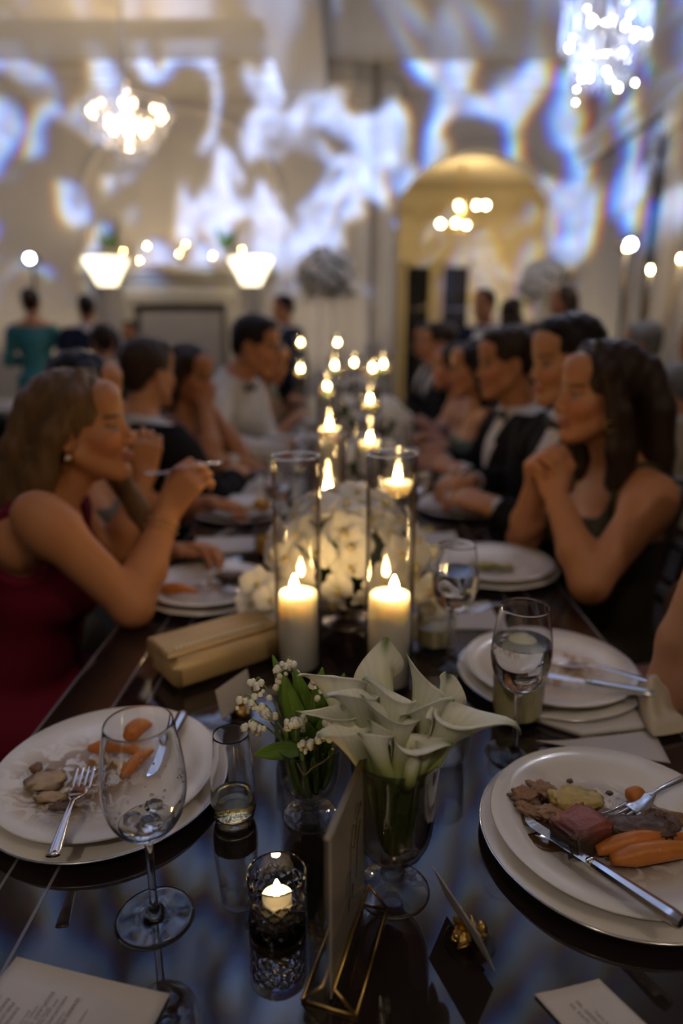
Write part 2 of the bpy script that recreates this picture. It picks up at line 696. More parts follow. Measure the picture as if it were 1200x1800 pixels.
def drape(name, label, x, ya, yb, zt, folds, along='y'):
    def f(u, v):
        s = ya + (yb - ya) * u
        d = 0.05 * math.sin(u * folds * 2 * PI) + 0.02 * math.sin(u * folds * 4.7 * PI + 1)
        d *= (0.6 + 0.5 * (1 - v))
        return (x - 0.08 - d, s, 0.02 + (zt - 0.02) * v) if along == 'y' else (s, x - 0.08 - d, 0.02 + (zt - 0.02) * v)
    o = mk(name, grid_sheet(f, folds * 12, 6, 0.006), M_DRAPE)
    return tag(o, label, 'curtain')


drape('curtain', 'pale floor-length curtain hanging between the arch and the pilaster', 2.74, 6.5, 8.45, 3.05, 9)
# the room behind the arch
struct('wall_far', join(box(-1.5, 5.9, 13.0, 13.3, 0, 3.9), box(-1.5, -1.2, BY + 0.3, 13.0, 0, 3.9)), M_YELLOW)
struct('wall_far_right', box(4.2, 4.5, BY + 0.3, 13.0, 0, 3.9), M_YELLOW)
struct('ceiling_far', box(-1.5, 4.5, BY + 0.3, 13.3, 3.7, 3.9), M_YELLOW)
# dark double doors in the far room
for k, (xa, xb) in enumerate(((1.02, 1.44), (1.68, 2.14))):
    d = struct('door_%d' % (k + 2), join(box(xa - 0.07, xa, 12.93, 13, 0, 2.48), box(xb, xb + 0.07, 12.93, 13, 0, 2.48),
                                         box(xa - 0.07, xb + 0.07, 12.93, 13, 2.41, 2.5)), M_YELLOW)
    for zz in (0.25, 0.97, 1.69):
        struct('pane', bbox_(xa + 0.01, xb - 0.01, 12.95, 12.985, zz, zz + 0.70), M_NIGHT, d)
    for zz in (0.93, 1.65):
        struct('glazing_bar', box(xa, xb, 12.94, 12.97, zz, zz + 0.04), M_DARK, d)
    struct('bottom_rail', box(xa, xb, 12.94, 12.99, 0.0, 0.24), M_DARK, d)

# ------------------------------------------------------------------ fireplace
fp = thing('fireplace', 'carved pale stone fireplace with a wide mantel shelf below the arched recess', 'fireplace', (-1.98, BY - 0.02, 0))
mk('hearth', bbox_(-0.95, 0.95, -0.6, 0.0, 0, 0.08, 0.01), M_STONE, fp, smooth=False)
for sx in (-1, 1):
    mk('jamb', join(bbox_(sx * 0.72 - 0.18, sx * 0.72 + 0.18, -0.32, 0, 0.08, 1.62, 0.01), bbox_(sx * 0.72 - 0.12, sx * 0.72 + 0.12, -0.36, -0.31, 0.2, 1.5, 0.01)), M_STONE, fp, smooth=False)
mk('frieze', join(bbox_(-0.92, 0.92, -0.34, 0, 1.60, 1.86, 0.01), bbox_(-0.70, 0.70, -0.37, -0.33, 1.66, 1.80, 0.01)), M_STONE, fp, smooth=False)
mk('mantel_shelf', join(bbox_(-1.02, 1.02, -0.44, 0, 1.86, 1.93, 0.015), bbox_(-1.12, 1.12, -0.52, 0, 1.93, 2.02, 0.015)), M_STONE, fp, smooth=False)
mk('firebox', join(box(-0.54, 0.54, -0.06, -0.01, 0.08, 1.6), box(-0.54, -0.50, -0.30, -0.01, 0.08, 1.6), box(0.50, 0.54, -0.30, -0.01, 0.08, 1.6)), M_DARK, fp, smooth=False)
mk('fire_screen', bbox_(-0.48, 0.48, -0.28, -0.25, 0.10, 1.52, 0.01), mat('grey_fire_screen', (0.34, 0.31, 0.31), 0.6, 0.3, var=0.2, vscale=20), fp, smooth=False)

# ------------------------------------------------------------------ torchere columns with lit glass bowls
M_BOWL = mat('lit_opal_glass', (0.9, 0.85, 0.7), 0.4, emit=(1.0, 0.88, 0.62), estr=2.2, var=0.02)
bowl_prof = [(0.0, 0.0), (0.09, 0.01), (0.14, 0.10), (0.22, 0.24), (0.23, 0.27), (0.20, 0.27), (0.12, 0.14), (0.0, 0.05)]


def torchere(x, y, label):
    t = thing('torchere', label, 'floor lamp', (x, y, 0), group='lit columns beside the fireplace')
    mk('column', lathe([(0, 0), (0.24, 0), (0.24, 0.12), (0.17, 0.16), (0.15, 0.3), (0.125, 1.60), (0.14, 1.68), (0.16, 1.72), (0.16, 1.76), (0, 1.76)], 28), M_STONE, t, auto=40)
    mk('shade', xf(lathe(bowl_prof, 32, 3), (0, 0, 1.76)), M_BOWL, t)
    point('torchere_light', (0, 0, 1.98), 9, (1.0, 0.84, 0.58), 0.03, t)
    return t


torchere(-2.57, 7.6, 'pale column lamp with glowing bowl, away from the arch')
torchere(-1.04, 7.6, 'pale column lamp with glowing bowl, the one nearer the arch')

# ------------------------------------------------------------------ chandeliers
M_CRYSTAL = mat('chandelier_crystal', (0.95, 0.95, 0.97), 0.03, trans=0.85, ior=1.5, var=0.02)
M_BULB = mat('warm_bulb', (1, 0.9, 0.7), 0.4, emit=(1.0, 0.74, 0.42), estr=24, var=0.02)
M_SPARKLE_BULB = mat('white_sparkle_bulb', (1, 1, 1), 0.4, emit=(0.95, 0.95, 1.0), estr=30, var=0.02)
M_CHROME = mat('chrome', (0.75, 0.73, 0.70), 0.12, 1.0, var=0.05)


def drop_mesh(h, r):
    me = mesh_data('crystal_drop', *lathe([(0, 0), (r, h * 0.25), (r * 0.55, h * 0.8), (0, h)], 6), smooth=False)
    me.materials.append(M_CRYSTAL)
    return me


DROP = drop_mesh(0.11, 0.014)
LDROP = drop_mesh(0.20, 0.013)
BULB = mesh_data('bulb', *lathe([(0, -0.02), (0.018, -0.01), (0.027, 0.02), (0.022, 0.05), (0, 0.065)], 12, 2))
BULB.materials.append(M_BULB)
SPARKLE_BULB = mesh_data('bulb', *lathe([(0, -0.02), (0.014, -0.01), (0.02, 0.01), (0.014, 0.03), (0, 0.04)], 10, 2))
SPARKLE_BULB.materials.append(M_SPARKLE_BULB)


def basket_chandelier(x, y, z, label, power, s=1.0, tone=(1.0, 0.76, 0.46)):
    """wide crystal basket with warm bulbs in its rings"""
    t = thing('chandelier', label, 'chandelier', (x, y, z))
    t.scale = (s, s, s)
    mk('rod', tube([(0, 0, 0.1), (0, 0, (4.15 - z) / s)], 0.012, 8), M_CHROME, t)
    mk('ceiling_cap', xf(lathe([(0, 0), (0.09, 0), (0.07, -0.04), (0, -0.06)], 20), (0, 0, (4.15 - z) / s)), M_CHROME, t)
    tiers = ((0.36, 0.13, 34), (0.31, 0.02, 30), (0.23, -0.09, 22), (0.13, -0.18, 12))
    for R, zz, n in tiers:
        ring = mk('ring', tube([(R * math.cos(a), R * math.sin(a), zz) for a in np.linspace(0, 2 * PI, 37)[:-1]], 0.008, 6, closed=True), M_CHROME, t)
        for k in range(n):
            a = 2 * PI * k / n
            mk('crystal_drop', DROP, None, ring, (R * math.cos(a), R * math.sin(a), zz - 0.115))
    nb = 21
    for k in range(nb):
        a = 2 * PI * (k + 0.3) / nb
        R = 0.30 if k % 3 else 0.16
        b_ = mk('bulb', BULB, None, t, (R * math.cos(a), R * math.sin(a), 0.06 if k % 3 else -0.05))
        b_.scale = ((0.75, 0.45, 0.6)[k % 3],) * 3
    point('chandelier_light', (0, 0, 0.0), power, tone, 0.03, t)
    return t


def drum_chandelier(x, y, z, h, R, label, power):
    """tall cylinder of hanging crystals round white bulbs, many added as its sparkle"""
    t = thing('chandelier', label, 'chandelier', (x, y, z))
    mk('rod', tube([(0, 0, h), (0, 0, 4.15 - z)], 0.012, 8), M_CHROME, t)
    nr = int(h / 0.17)
    for j in range(nr):
        zz = h - j * 0.17
        rr = R * (1.0 if j < nr - 1 else 0.72)
        ring = mk('ring', tube([(rr * math.cos(a), rr * math.sin(a), zz) for a in np.linspace(0, 2 * PI, 33)[:-1]], 0.006, 6, closed=True), M_CHROME, t)
        n = 26
        for k in range(n):
            a = 2 * PI * (k + 0.5 * (j % 2)) / n
            mk('crystal_drop', LDROP, None, ring, (rr * math.cos(a), rr * math.sin(a), zz - 0.2))
    rr_ = random.Random(5)
    for k in range(46):  # scattered bulbs, many added to imitate sparkle on the crystals
        a = rr_.uniform(0, 2 * PI)
        q = rr_.uniform(0.3, 0.93) * R
        b_ = mk('bulb', SPARKLE_BULB, None, t, (q * math.cos(a), q * math.sin(a), rr_.uniform(0.02, h - 0.05)))
        b_.scale = (rr_.choice((0.18, 0.22, 0.3, 0.45)),) * 3
    point('chandelier_light', (0, 0, h * 0.4), power, (0.86, 0.91, 1.0), 0.03, t)
    return t


basket_chandelier(-1.90, 6.5, 3.03, 'round crystal basket chandelier glowing warm in front of the arched recess', 25)
drum_chandelier(1.30, 4.0, 2.46, 0.95, 0.215, 'tall sparkling crystal cylinder chandelier hanging over the right-hand guests', 17)
# unseen chandeliers added behind the photographer to light the near table
basket_chandelier(-0.9, -1.6, 3.15, 'unseen basket chandelier added behind the photographer to light the table', 28, tone=(1.0, 0.85, 0.72))
basket_chandelier(1.2, -0.8, 3.2, 'unseen basket chandelier added above and behind the photographer to light the table', 26, tone=(1.0, 0.85, 0.72))

# ring chandelier in the room behind the arch
t = thing('ring_chandelier', 'two-tier chandelier with round globe bulbs seen through the arch', 'chandelier', (1.66, 11.0, 2.86))
mk('rod', tube([(0, 0, 0.0), (0, 0, 0.84)], 0.012, 8), M_BRASS, t)
for R, zz, n, ph in ((0.42, 0.18, 3, 0.3), (0.36, -0.06, 3, 2.7)):
    mk('ring', tube([(R * math.cos(a), R * math.sin(a), zz) for a in np.linspace(0, 2 * PI, 41)[:-1]], 0.012, 6, closed=True), M_BRASS, t)
GLOBE = mesh_data('globe', *xf(ico(2), scale=0.034))
GLOBE.materials.append(mat('globe_bulb', (1, 0.95, 0.8), 0.4, emit=(1.0, 0.85, 0.5), estr=40, var=0.02))
for gx, gz in ((-0.09, 0.19), (0.17, 0.19), (0.30, 0.19), (-0.34, -0.06), (-0.12, -0.05), (0.03, -0.07)):
    mk('globe', GLOBE, None, t, (gx, -0.3, gz))
point('chandelier_light', (0, -0.1, 0.1), 50, (1.0, 0.78, 0.46), 0.04, t)
point('chandelier_light', (1.2, 0.6, -0.4), 20, (1.0, 0.78, 0.44), 0.04, t)  # extra point lamp well off the rings, with no bulb of its own

# unseen floor uplights added to wash the walls with warm light
M_CAN = mat('black_lamp_can', (0.02, 0.02, 0.02), 0.4, var=0.2)


def uplight(x, y, label, power, color, tilt=(0, 1, 3.2)):
    t = thing('uplight', label, 'lamp', (x, y, 0), group='unseen uplights added along the walls')
    mk('can', lathe([(0, 0), (0.07, 0), (0.075, 0.02), (0.075, 0.2), (0.068, 0.2), (0.068, 0.12), (0, 0.12)], 20), M_CAN, t, auto=40)
    ld = bpy.data.lights.new('added_wash_lamp', 'SPOT')
    ld.energy = power
    ld.color = color
    ld.spot_size = math.radians(95)
    ld.spot_blend = 0.9
    ld.shadow_soft_size = 0.05
    lo = bpy.data.objects.new('added_wash_lamp', ld)
    COL.objects.link(lo)
    lo.parent = t
    lo.location = (0, 0, 0.19)
    lo.rotation_euler = Vector(tilt).to_track_quat('-Z', 'Y').to_euler()


for k, (x, nm) in enumerate(((-5.0, 'at the far end of the back wall'), (-3.7, 'behind the woman in teal'), (-0.35, 'between fireplace and pilasters'), (2.2, 'beside the arch'))):
    uplight(x, 7.75, 'unseen floor uplight added for wall wash %s' % nm, 38, (1.0, 0.83, 0.62), (0, 0.5, 2.2))
uplight(2.3, 6.9, 'unseen floor uplight added for wall wash by the pale curtain', 34, (1.0, 0.84, 0.55), (0.6, 0.1, 3))

# ================================================================== THE LONG TABLE
table = thing('banquet_table', 'long polished dark banquet table running from the camera to the far guests', 'table', (0.015, 3.4, 0))
TX0, TX1, TY0, TY1 = -0.465, 0.460, -3.1, 2.55
seam_x = [TX0, -0.376, -0.326, 0.322, 0.372, TX1]
for a, b in zip(seam_x, seam_x[1:]):
    mk('board', bbox_(a + 0.0006, b - 0.0006, TY0, TY1, TZ - 0.03, TZ, 0.0012), M_TABLE, table, smooth=False)
for x in (TX0, -0.376, -0.326, 0.322, 0.372, TX1):
    mk('seam_strip', bbox_(x - 0.0019, x + 0.0019, TY0, TY1, TZ - 0.02, TZ + 0.0005, 0.0004), M_TRIM, table, smooth=False)
mk('apron', join(box(TX0 + 0.04, TX0 + 0.06, TY0 + 0.05, TY1 - 0.05, TZ - 0.11, TZ - 0.031), box(TX1 - 0.06, TX1 - 0.04, TY0 + 0.05, TY1 - 0.05, TZ - 0.11, TZ - 0.031)), M_TABLE, table, smooth=False)
for ly in (TY0 + 0.15, -1.2, 0.9, TY1 - 0.15):
    for lx in (TX0 + 0.08, TX1 - 0.08):
        mk('leg', xf(lathe([(0, 0), (0.022, 0), (0.03, 0.3), (0.035, 0.64), (0, 0.64)], 16), (lx, ly, 0)), M_TABLE, table)

# ------------------------------------------------------------------ plates
DINNER = lathe([(0, 0.004), (0.07, 0.004), (0.074, 0.0), (0.080, 0.0), (0.084, 0.005), (0.108, 0.013), (0.1355, 0.0205), (0.137, 0.0225), (0.1355, 0.0238),
                (0.108, 0.0165), (0.098, 0.0125), (0.088, 0.0095), (0.0, 0.0085)], 72)
UNDER = lathe([(0, 0.003), (0.085, 0.003), (0.088, 0.0), (0.094, 0.0), (0.10, 0.005), (0.146, 0.0125), (0.148, 0.0140), (0.146, 0.0155), (0.105, 0.009), (0.096, 0.0075), (0.0, 0.0065)], 72)
RIMR = tube([(0.1475 * math.cos(a), 0.1475 * math.sin(a), 0.0145) for a in np.linspace(0, 2 * PI, 73)[:-1]], 0.0014, 6, closed=True)


def stained_china(name, seed, amount, cx=0.0, cy=0.0, tint=(0.30, 0.17, 0.07), r=0.075):
    """white china with gravy smears of their own shape in the well"""
    m = mat(name, (0.72, 0.68, 0.64), 0.2, coat=0.3)
    nt = m.node_tree
    b = nt.nodes['Principled BSDF']
    tc = nt.nodes['Texture Coordinate']
    mp = _n(nt, 'ShaderNodeMapping')
    mp.inputs['Location'].default_value = (seed, seed * 1.7, 0)
    nt.links.new(tc.outputs['Object'], mp.inputs[0])
    nz = _n(nt, 'ShaderNodeTexNoise')
    nz.inputs['Scale'].default_value = 38
    nz.inputs['Detail'].default_value = 5
    nz.inputs['Distortion'].default_value = 1.5
    nt.links.new(mp.outputs[0], nz.inputs['Vector'])
    vd = _n(nt, 'ShaderNodeVectorMath')
    vd.operation = 'DISTANCE'
    vd.inputs[1].default_value = (cx, cy, 0.01)
    nt.links.new(tc.outputs['Object'], vd.inputs[0])
    mr = _n(nt, 'ShaderNodeMapRange')
    mr.interpolation_type = 'SMOOTHSTEP'
    mr.inputs[1].default_value = r
    mr.inputs[2].default_value = r * 0.35
    nt.links.new(vd.outputs['Value'], mr.inputs[0])
    mu = _n(nt, 'ShaderNodeMath')
    mu.operation = 'MULTIPLY'
    nt.links.new(mr.outputs[0], mu.inputs[0])
    rp = _n(nt, 'ShaderNodeMapRange')
    rp.interpolation_type = 'SMOOTHSTEP'
    rp.inputs[1].default_value = 0.50 - 0.14 * amount
    rp.inputs[2].default_value = 0.60 - 0.08 * amount
    nt.links.new(nz.outputs[0], rp.inputs[0])
    nt.links.new(rp.outputs[0], mu.inputs[1])
    m2 = _n(nt, 'ShaderNodeMath')
    m2.operation = 'MULTIPLY'
    m2.inputs[1].default_value = 1.0
    nt.links.new(mu.outputs[0], m2.inputs[0])
    mx = _n(nt, 'ShaderNodeMix')
    mx.data_type = 'RGBA'
    mx.inputs[6].default_value = (0.72, 0.68, 0.64, 1)
    mx.inputs[7].default_value = (*tint, 1)
    nt.links.new(m2.outputs[0], mx.inputs[0])
    nt.links.new(mx.outputs[2], b.inputs['Base Color'])
    return m


D_ME = {}


def plate_pair(x, y, label, seed, amount, under_label, cx=0, cy=0, tint=(0.30, 0.17, 0.07), r=0.075, dx=0, dy=0):
    u = thing('underplate', under_label, 'plate', (x, y, TZ), group='silver-rimmed underplates')
    if 'u' not in D_ME:
        D_ME['u'] = mesh_data('underplate_body', *UNDER)
        D_ME['u'].materials.append(M_PLATE)
        D_ME['u'].set_sharp_from_angle(angle=0.9)
        D_ME['r'] = mesh_data('underplate_rim', *RIMR)
        D_ME['r'].materials.append(M_SILVER)
    mk('body', D_ME['u'], None, u)
    mk('rim', D_ME['r'], None, u)
    p = mk('dinner_plate', DINNER, stained_china('china_stain_%d' % int(seed * 10), seed, amount, cx, cy, tint, r), loc=(x + dx, y + dy, TZ + 0.0078))
    tag(p, label, 'plate', 'white dinner plates on the long table')
    return p


plate_pair(-0.303, 0.744, 'white dinner plate with roasted carrots beside the near wine glass', 1.3, 0.6, 'white underplate beneath the plate with roasted carrots by the near wine glass', -0.035, -0.01, (0.27, 0.15, 0.06), r=0.105)
plate_pair(0.299, 0.653, 'white dinner plate holding steak and mushrooms, nearest the camera', 2.4, 0.8, 'white underplate with silver rim beneath the steak plate', -0.01, 0.0, (0.22, 0.11, 0.05), 0.10)
plate_pair(0.330, 1.024, 'white dinner plate with crossed cutlery behind the steak plate', 3.1, 0.5, 'white underplate beneath the plate with crossed cutlery', 0.01, 0.01, (0.42, 0.26, 0.12), 0.1)
plate_pair(0.347, 1.539, 'white dinner plate with green leftovers before the dark-haired woman in olive', 4.7, 0.1, 'white underplate before the dark-haired woman in olive', 0, 0)
plate_pair(-0.304, 1.391, 'white dinner plate with one orange carrot before the woman in burgundy', 5.9, 0.8, 'white underplate before the woman in burgundy', 0.02, 0.02, (0.25, 0.15, 0.08), 0.09)
plate_pair(-0.335, 2.06, 'white dinner plate with amber sauce beyond the raised hand', 6.2, 0.9, 'white underplate beneath the plate with amber sauce', 0.03, 0, (0.40, 0.20, 0.03), 0.09)
plate_pair(0.365, 2.12, 'white dinner plate with an orange scrap before the first man in black', 7.3, 0.5, 'white underplate before the first man in black', 0, 0, (0.4, 0.15, 0.05), 0.07)
plate_pair(0.360, 2.80, 'white dinner plate with dark scraps before the second man in black', 8.1, 0.6, 'white underplate before the second man in black', 0, 0, (0.16, 0.10, 0.07), 0.08)
plate_pair(-0.33, 2.72, 'white dinner plate near the cuffs of the man in the bow tie', 9.4, 0.3, 'white underplate near the cuffs of the man in the bow tie')
plate_pair(0.345, 3.45, 'white dinner plate before the bare-shouldered woman', 10.6, 0.4, 'white underplate before the bare-shouldered woman')
plate_pair(-0.31, 3.40, 'white dinner plate beyond the bow-tied man, before the woman in green', 11.2, 0.4, 'white underplate before the woman in green')
plate_pair(0.34, 4.1, 'white dinner plate farthest along the right-hand side', 12.8, 0.3, 'white underplate farthest along the right-hand side')
plate_pair(-0.32, 4.1, 'white dinner plate farthest along the left-hand side', 13.5, 0.3, 'white underplate farthest along the left-hand side')

# ------------------------------------------------------------------ cutlery


def orient(root, a, b, up=(0, 0, 1)):
    """place root so that local +Y runs from a to b"""
    a, b = Vector(a), Vector(b)
    yv = (b - a).normalized()
    xv = yv.cross(Vector(up)).normalized()
    zv = xv.cross(yv)
    M = Matrix((xv, yv, zv)).transposed().to_4x4()
    root.matrix_world = Matrix.Translation(a) @ M
    return root


def make_fork(label, tip, end, L=0.19):
    t = tag(empty('fork'), label, 'fork', 'silver dinner forks')
    path = [(0, 0.072, 0.002), (0, 0.09, 0.004), (0, 0.12, 0.003), (0, 0.16, 0.0), (0, L, 0.0)]
    mk('handle', tube(catmull(path, 5), [0.0028, 0.003, 0.0045, 0.0065, 0.0075], 10, flat=0.36), M_SILVER, t)
    sh = catmull([(0, 0.040, -0.004), (0, 0.055, -0.003), (0, 0.068, 0.001), (0, 0.078, 0.003)], 5)
    mk('head', tube(sh, [0.0115, 0.0115, 0.008, 0.003], 12, flat=0.14), M_SILVER, t)
    for k in range(4):
        x = (k - 1.5) * 0.0066
        mk('tine', tube(catmull([(x, 0.0, 0.001), (x, 0.018, -0.003), (x, 0.034, -0.0045), (x, 0.047, -0.0035)], 4), [0.0007, 0.0017, 0.0021, 0.0024], 8, flat=0.6), M_SILVER, t)
    return orient(t, tip, end)


def make_knife(label, tip, end, L=0.215):
    t = tag(empty('knife'), label, 'knife', 'silver dinner knives')
    n = 14
    V, F = [], []
    for i in range(n + 1):
        s = i / n
        y = s * L * 0.47
        w = 0.0105 * min(1, (s / 0.22) ** 0.55) * (1 - 0.25 * s)
        th = 0.0009
        V += [(-w * 0.15 - 0.001, y, th), (-w * 0.15 - 0.001, y, -th), (w, y, 0)]
    for i in range(n):
        a, b = 3 * i, 3 * i + 3
        F += [(a, b, b + 1, a + 1), (a + 1, b + 1, b + 2, a + 2), (a + 2, b + 2, b, a)]
    F += [(0, 1, 2), (3 * n + 2, 3 * n + 1, 3 * n)]
    mk('blade', (np.array(V), F), M_SILVER, t, smooth=False)
    mk('bolster', tube([(0.002, L * 0.46, 0), (0.002, L * 0.485, 0), (0.002, L * 0.505, 0)], [0.0035, 0.0065, 0.0055], 14, flat=0.8), M_SILVER, t)
    hp = [(0.002, L * 0.50, 0), (0.002, L * 0.58, 0), (0.002, L * 0.8, 0), (0.002, L * 0.94, 0), (0.002, L, 0)]
    mk('handle', tube(catmull(hp, 4), [0.0058, 0.0068, 0.0078, 0.0086, 0.0070], 8, flat=0.72), M_SILVER, t, auto=30)
    return orient(t, tip, end)


make_fork('silver fork resting on the rim of the near carrot plate, handle over the edge', (-0.328, 0.742, 0.790), (-0.302, 0.592, 0.803), 0.17)
make_fork('silver fork with tines down beside the steak, handle towards the camera-side edge', (0.286, 0.648, 0.792), (0.45, 0.735, 0.805), 0.19)
make_knife('silver knife lying across the steak plate with its handle over the rim', (0.199, 0.658, 0.789), (0.297, 0.503, 0.808), 0.19)
make_knife('silver knife half hidden behind the near wine glass on the carrot plate', (-0.246, 0.722, 0.7895), (-0.236, 0.835, 0.797), 0.13)
make_fork('silver fork crossed over the plate behind the steak plate', (0.335, 1.055, 0.786), (0.428, 0.955, 0.805), 0.18)
make_knife('silver knife across the front rim of the plate behind the steak plate', (0.29, 0.985, 0.795), (0.40, 0.925, 0.803), 0.18)
make_fork('silver fork lying on the table beyond the green-leftovers plate', (0.22, 1.30, TZ + 0.006), (0.37, 1.335, TZ + 0.006), 0.19)
make_knife('silver knife lying on the table beside the raised elbow in burgundy', (-0.40, 1.70, TZ + 0.006), (-0.33, 1.89, TZ + 0.006), 0.2)
make_fork('silver fork resting in the plate of the woman in burgundy', (-0.27, 1.36, 0.79), (-0.175, 1.31, 0.80), 0.17)

# ------------------------------------------------------------------ food
M_FOOD = attr_mat('cooked_food', 0.42, bump=0.25, bscale=160, spec=0.5)
M_CARROT = mat('roast_carrot', (0.52, 0.17, 0.03), 0.4, var=0.25, vscale=60, bump=0.2, bscale=120)


def carrot(a, b, r, label, bend=0.006):
    a, b = np.array(a), np.array(b)
    m = (a + b) / 2 + np.array([0, 0, bend])
    P = catmull([a, m, b], 8)
    o = mk('carrot', tube(P - a, [r * 0.5, r, r * 0.95, r * 0.8, r * 0.55, r * 0.2], 12), M_CARROT, loc=a)
    return tag(o, label, 'carrot', 'roasted carrots')


carrot((0.262, 0.606, 0.789), (0.375, 0.628, 0.789), 0.0105, 'roast carrot behind its twin beside the steak')
carrot((0.272, 0.592, 0.790), (0.395, 0.607, 0.789), 0.0115, 'roast carrot in front of its twin, touching the knife handle')
carrot((0.327, 0.688, 0.788), (0.350, 0.694, 0.788), 0.0105, 'short carrot stub behind the fork on the steak plate')
carrot((-0.340, 0.783, 0.7875), (-0.262, 0.768, 0.7875), 0.0095, 'roast carrot lying level on the near plate, left of the others')
carrot((-0.300, 0.803, 0.789), (-0.272, 0.838, 0.790), 0.0135, 'short thick carrot end upright behind the near wine glass')
carrot((-0.282, 0.722, 0.7870), (-0.250, 0.772, 0.7925), 0.0088, 'slim carrot slanting behind the near wine glass')
carrot((-0.395, 1.345, 0.789), (-0.315, 1.33, 0.789), 0.013, 'single orange carrot on the plate before the woman in burgundy')
carrot((0.345, 2.03, 0.789), (0.385, 2.025, 0.789), 0.012, 'orange carrot scrap on the plate before the first man in black')


def lump(name, loc, size, seed, c1, c2, label, cat, axis=(0, 0, 1), amp=0.3, freq=1.8, rz=0.0, group=None, boxy=1.0, fine=0.0):
    V, F = blob((1, 1, 1), seed, amp, freq, 4 if fine else 3)
    V = np.sign(V) * np.abs(V) ** boxy
    if fine:
        V = V * (1 + fine * np.array([mnoise.noise(Vector(v * 6.5)) for v in V])[:, None])
    V = V * np.asarray(size)
    V = xf((V, F), rot=(0, 0, rz))[0]
    ax = np.array(axis, float)
    d = V @ ax
    w = np.clip((d / (np.abs(d).max() + 1e-9)) * 1.6 + 0.2, 0, 1)[:, None]
    nn = np.array([mnoise.noise(Vector(v * 180)) for v in V])[:, None] * 0.25
    c = np.clip(np.array(c1) * (1 - w) + np.array(c2) * w, 0, 1) * (1 + nn)
    o = mk(name, (V, F), M_FOOD, loc=loc, col=c)
    return tag(o, label, cat, group)


lump('steak_piece', (0.252, 0.628, 0.795), (0.029, 0.022, 0.016), 3, (0.05, 0.028, 0.02), (0.27, 0.075, 0.055), 'cut piece of rare steak with a pink face beside the knife', 'steak', (0.25, 0.35, 0.85), 0.25, 1.2, 0.5, boxy=0.42, fine=0.2)
lump('steak_piece', (0.318, 0.630, 0.792), (0.036, 0.016, 0.013), 5, (0.035, 0.02, 0.015), (0.10, 0.06, 0.045), 'dark seared end of steak behind the carrots', 'steak', (0, 0.2, 1), 0.3, 2.0, -0.1, boxy=0.6, fine=0.16)
lump('potato', (0.262, 0.678, 0.794), (0.029, 0.018, 0.012), 8, (0.26, 0.15, 0.03), (0.50, 0.38, 0.14), 'crushed yellow potato behind the rare steak', 'potato', amp=0.35, boxy=0.8, fine=0.14)
ms = [((0.207, 0.690, 0.790), (0.017, 0.012, 0.008)), ((0.232, 0.700, 0.790), (0.013, 0.016, 0.008)), ((0.205, 0.668, 0.789), (0.016, 0.009, 0.006)), ((0.226, 0.664, 0.789), (0.022, 0.010, 0.006))]
mlab = ['browned mushroom slice nearest the plate rim', 'curled mushroom slice standing farthest back on the steak plate', 'pale mushroom slice beside the knife tip', 'purplish onion and mushroom scrap between knife and potato']
for k, ((l, s), lb) in enumerate(zip(ms, mlab)):
    lump('mushroom', l, s, 20 + k, (0.09, 0.045, 0.03), (0.30, 0.17, 0.10), lb, 'mushroom', amp=0.55, freq=2.2, rz=k, fine=0.18)
ss = [((0.292, 0.652, 0.789), (0.010, 0.006, 0.004)), ((0.335, 0.655, 0.789), (0.014, 0.008, 0.006)), ((0.362, 0.648, 0.789), (0.010, 0.006, 0.005)), ((0.352, 0.664, 0.788), (0.012, 0.005, 0.004)), ((0.31, 0.70, 0.788), (0.004, 0.003, 0.002)), ((0.27, 0.722, 0.788), (0.004, 0.003, 0.002))]
slab = ['shredded beef scrap under the fork tines', 'shredded beef scrap right of the fork tines', 'shredded beef scrap nearest the plate edge', 'long beef shred behind the seared end', 'tiny dark herb crumb near the carrot stub', 'tiny dark crumb farthest back on the steak plate']
for k, ((l, s), lb) in enumerate(zip(ss, slab)):
    lump('meat_scrap', l, s, 40 + k, (0.05, 0.025, 0.02), (0.16, 0.09, 0.07), lb, 'food scrap', amp=0.6, freq=2.6, rz=k * 0.8, fine=0.25)
lump('chicken_scrap', (-0.370, 0.722, 0.7845), (0.024, 0.019, 0.0032), 61, (0.10, 0.045, 0.02), (0.42, 0.30, 0.18), 'browned chicken scrap left of the fork on the near plate', 'food scrap', amp=0.45, freq=2.0)
lump('chicken_scrap', (-0.392, 0.742, 0.787), (0.007, 0.009, 0.004), 62, (0.06, 0.03, 0.02), (0.20, 0.10, 0.05), 'dark crisp scrap at the well edge of the near plate', 'food scrap', amp=0.5)
lump('chicken_scrap', (-0.330, 0.670, 0.787), (0.015, 0.006, 0.003), 63, (0.05, 0.025, 0.015), (0.16, 0.09, 0.05), 'dark crust strip beside the fork handle on the near plate', 'food scrap', amp=0.5)
lump('chicken_scrap', (-0.352, 0.690, 0.7845), (0.020, 0.009, 0.0028), 64, (0.20, 0.11, 0.05), (0.44, 0.30, 0.17), 'tan skin scrap below the fork on the near plate', 'food scrap', amp=0.5)
lump('meat_scrap', (-0.262, 1.42, 0.791), (0.03, 0.024, 0.012), 65, (0.03, 0.02, 0.015), (0.12, 0.07, 0.05), 'dark meat leftover before the woman in burgundy', 'food scrap', amp=0.4)
lump('salad_scrap', (0.318, 1.50, 0.790), (0.032, 0.014, 0.008), 66, (0.08, 0.07, 0.01), (0.30, 0.28, 0.06), 'green salad leftover on the plate of the woman in olive', 'food scrap', amp=0.5, freq=2.4)
lump('salad_scrap', (0.36, 1.495, 0.789), (0.022, 0.012, 0.006), 67, (0.10, 0.09, 0.03), (0.36, 0.32, 0.14), 'pale yellow leftover beside the green salad', 'food scrap', amp=0.5, freq=2.4)
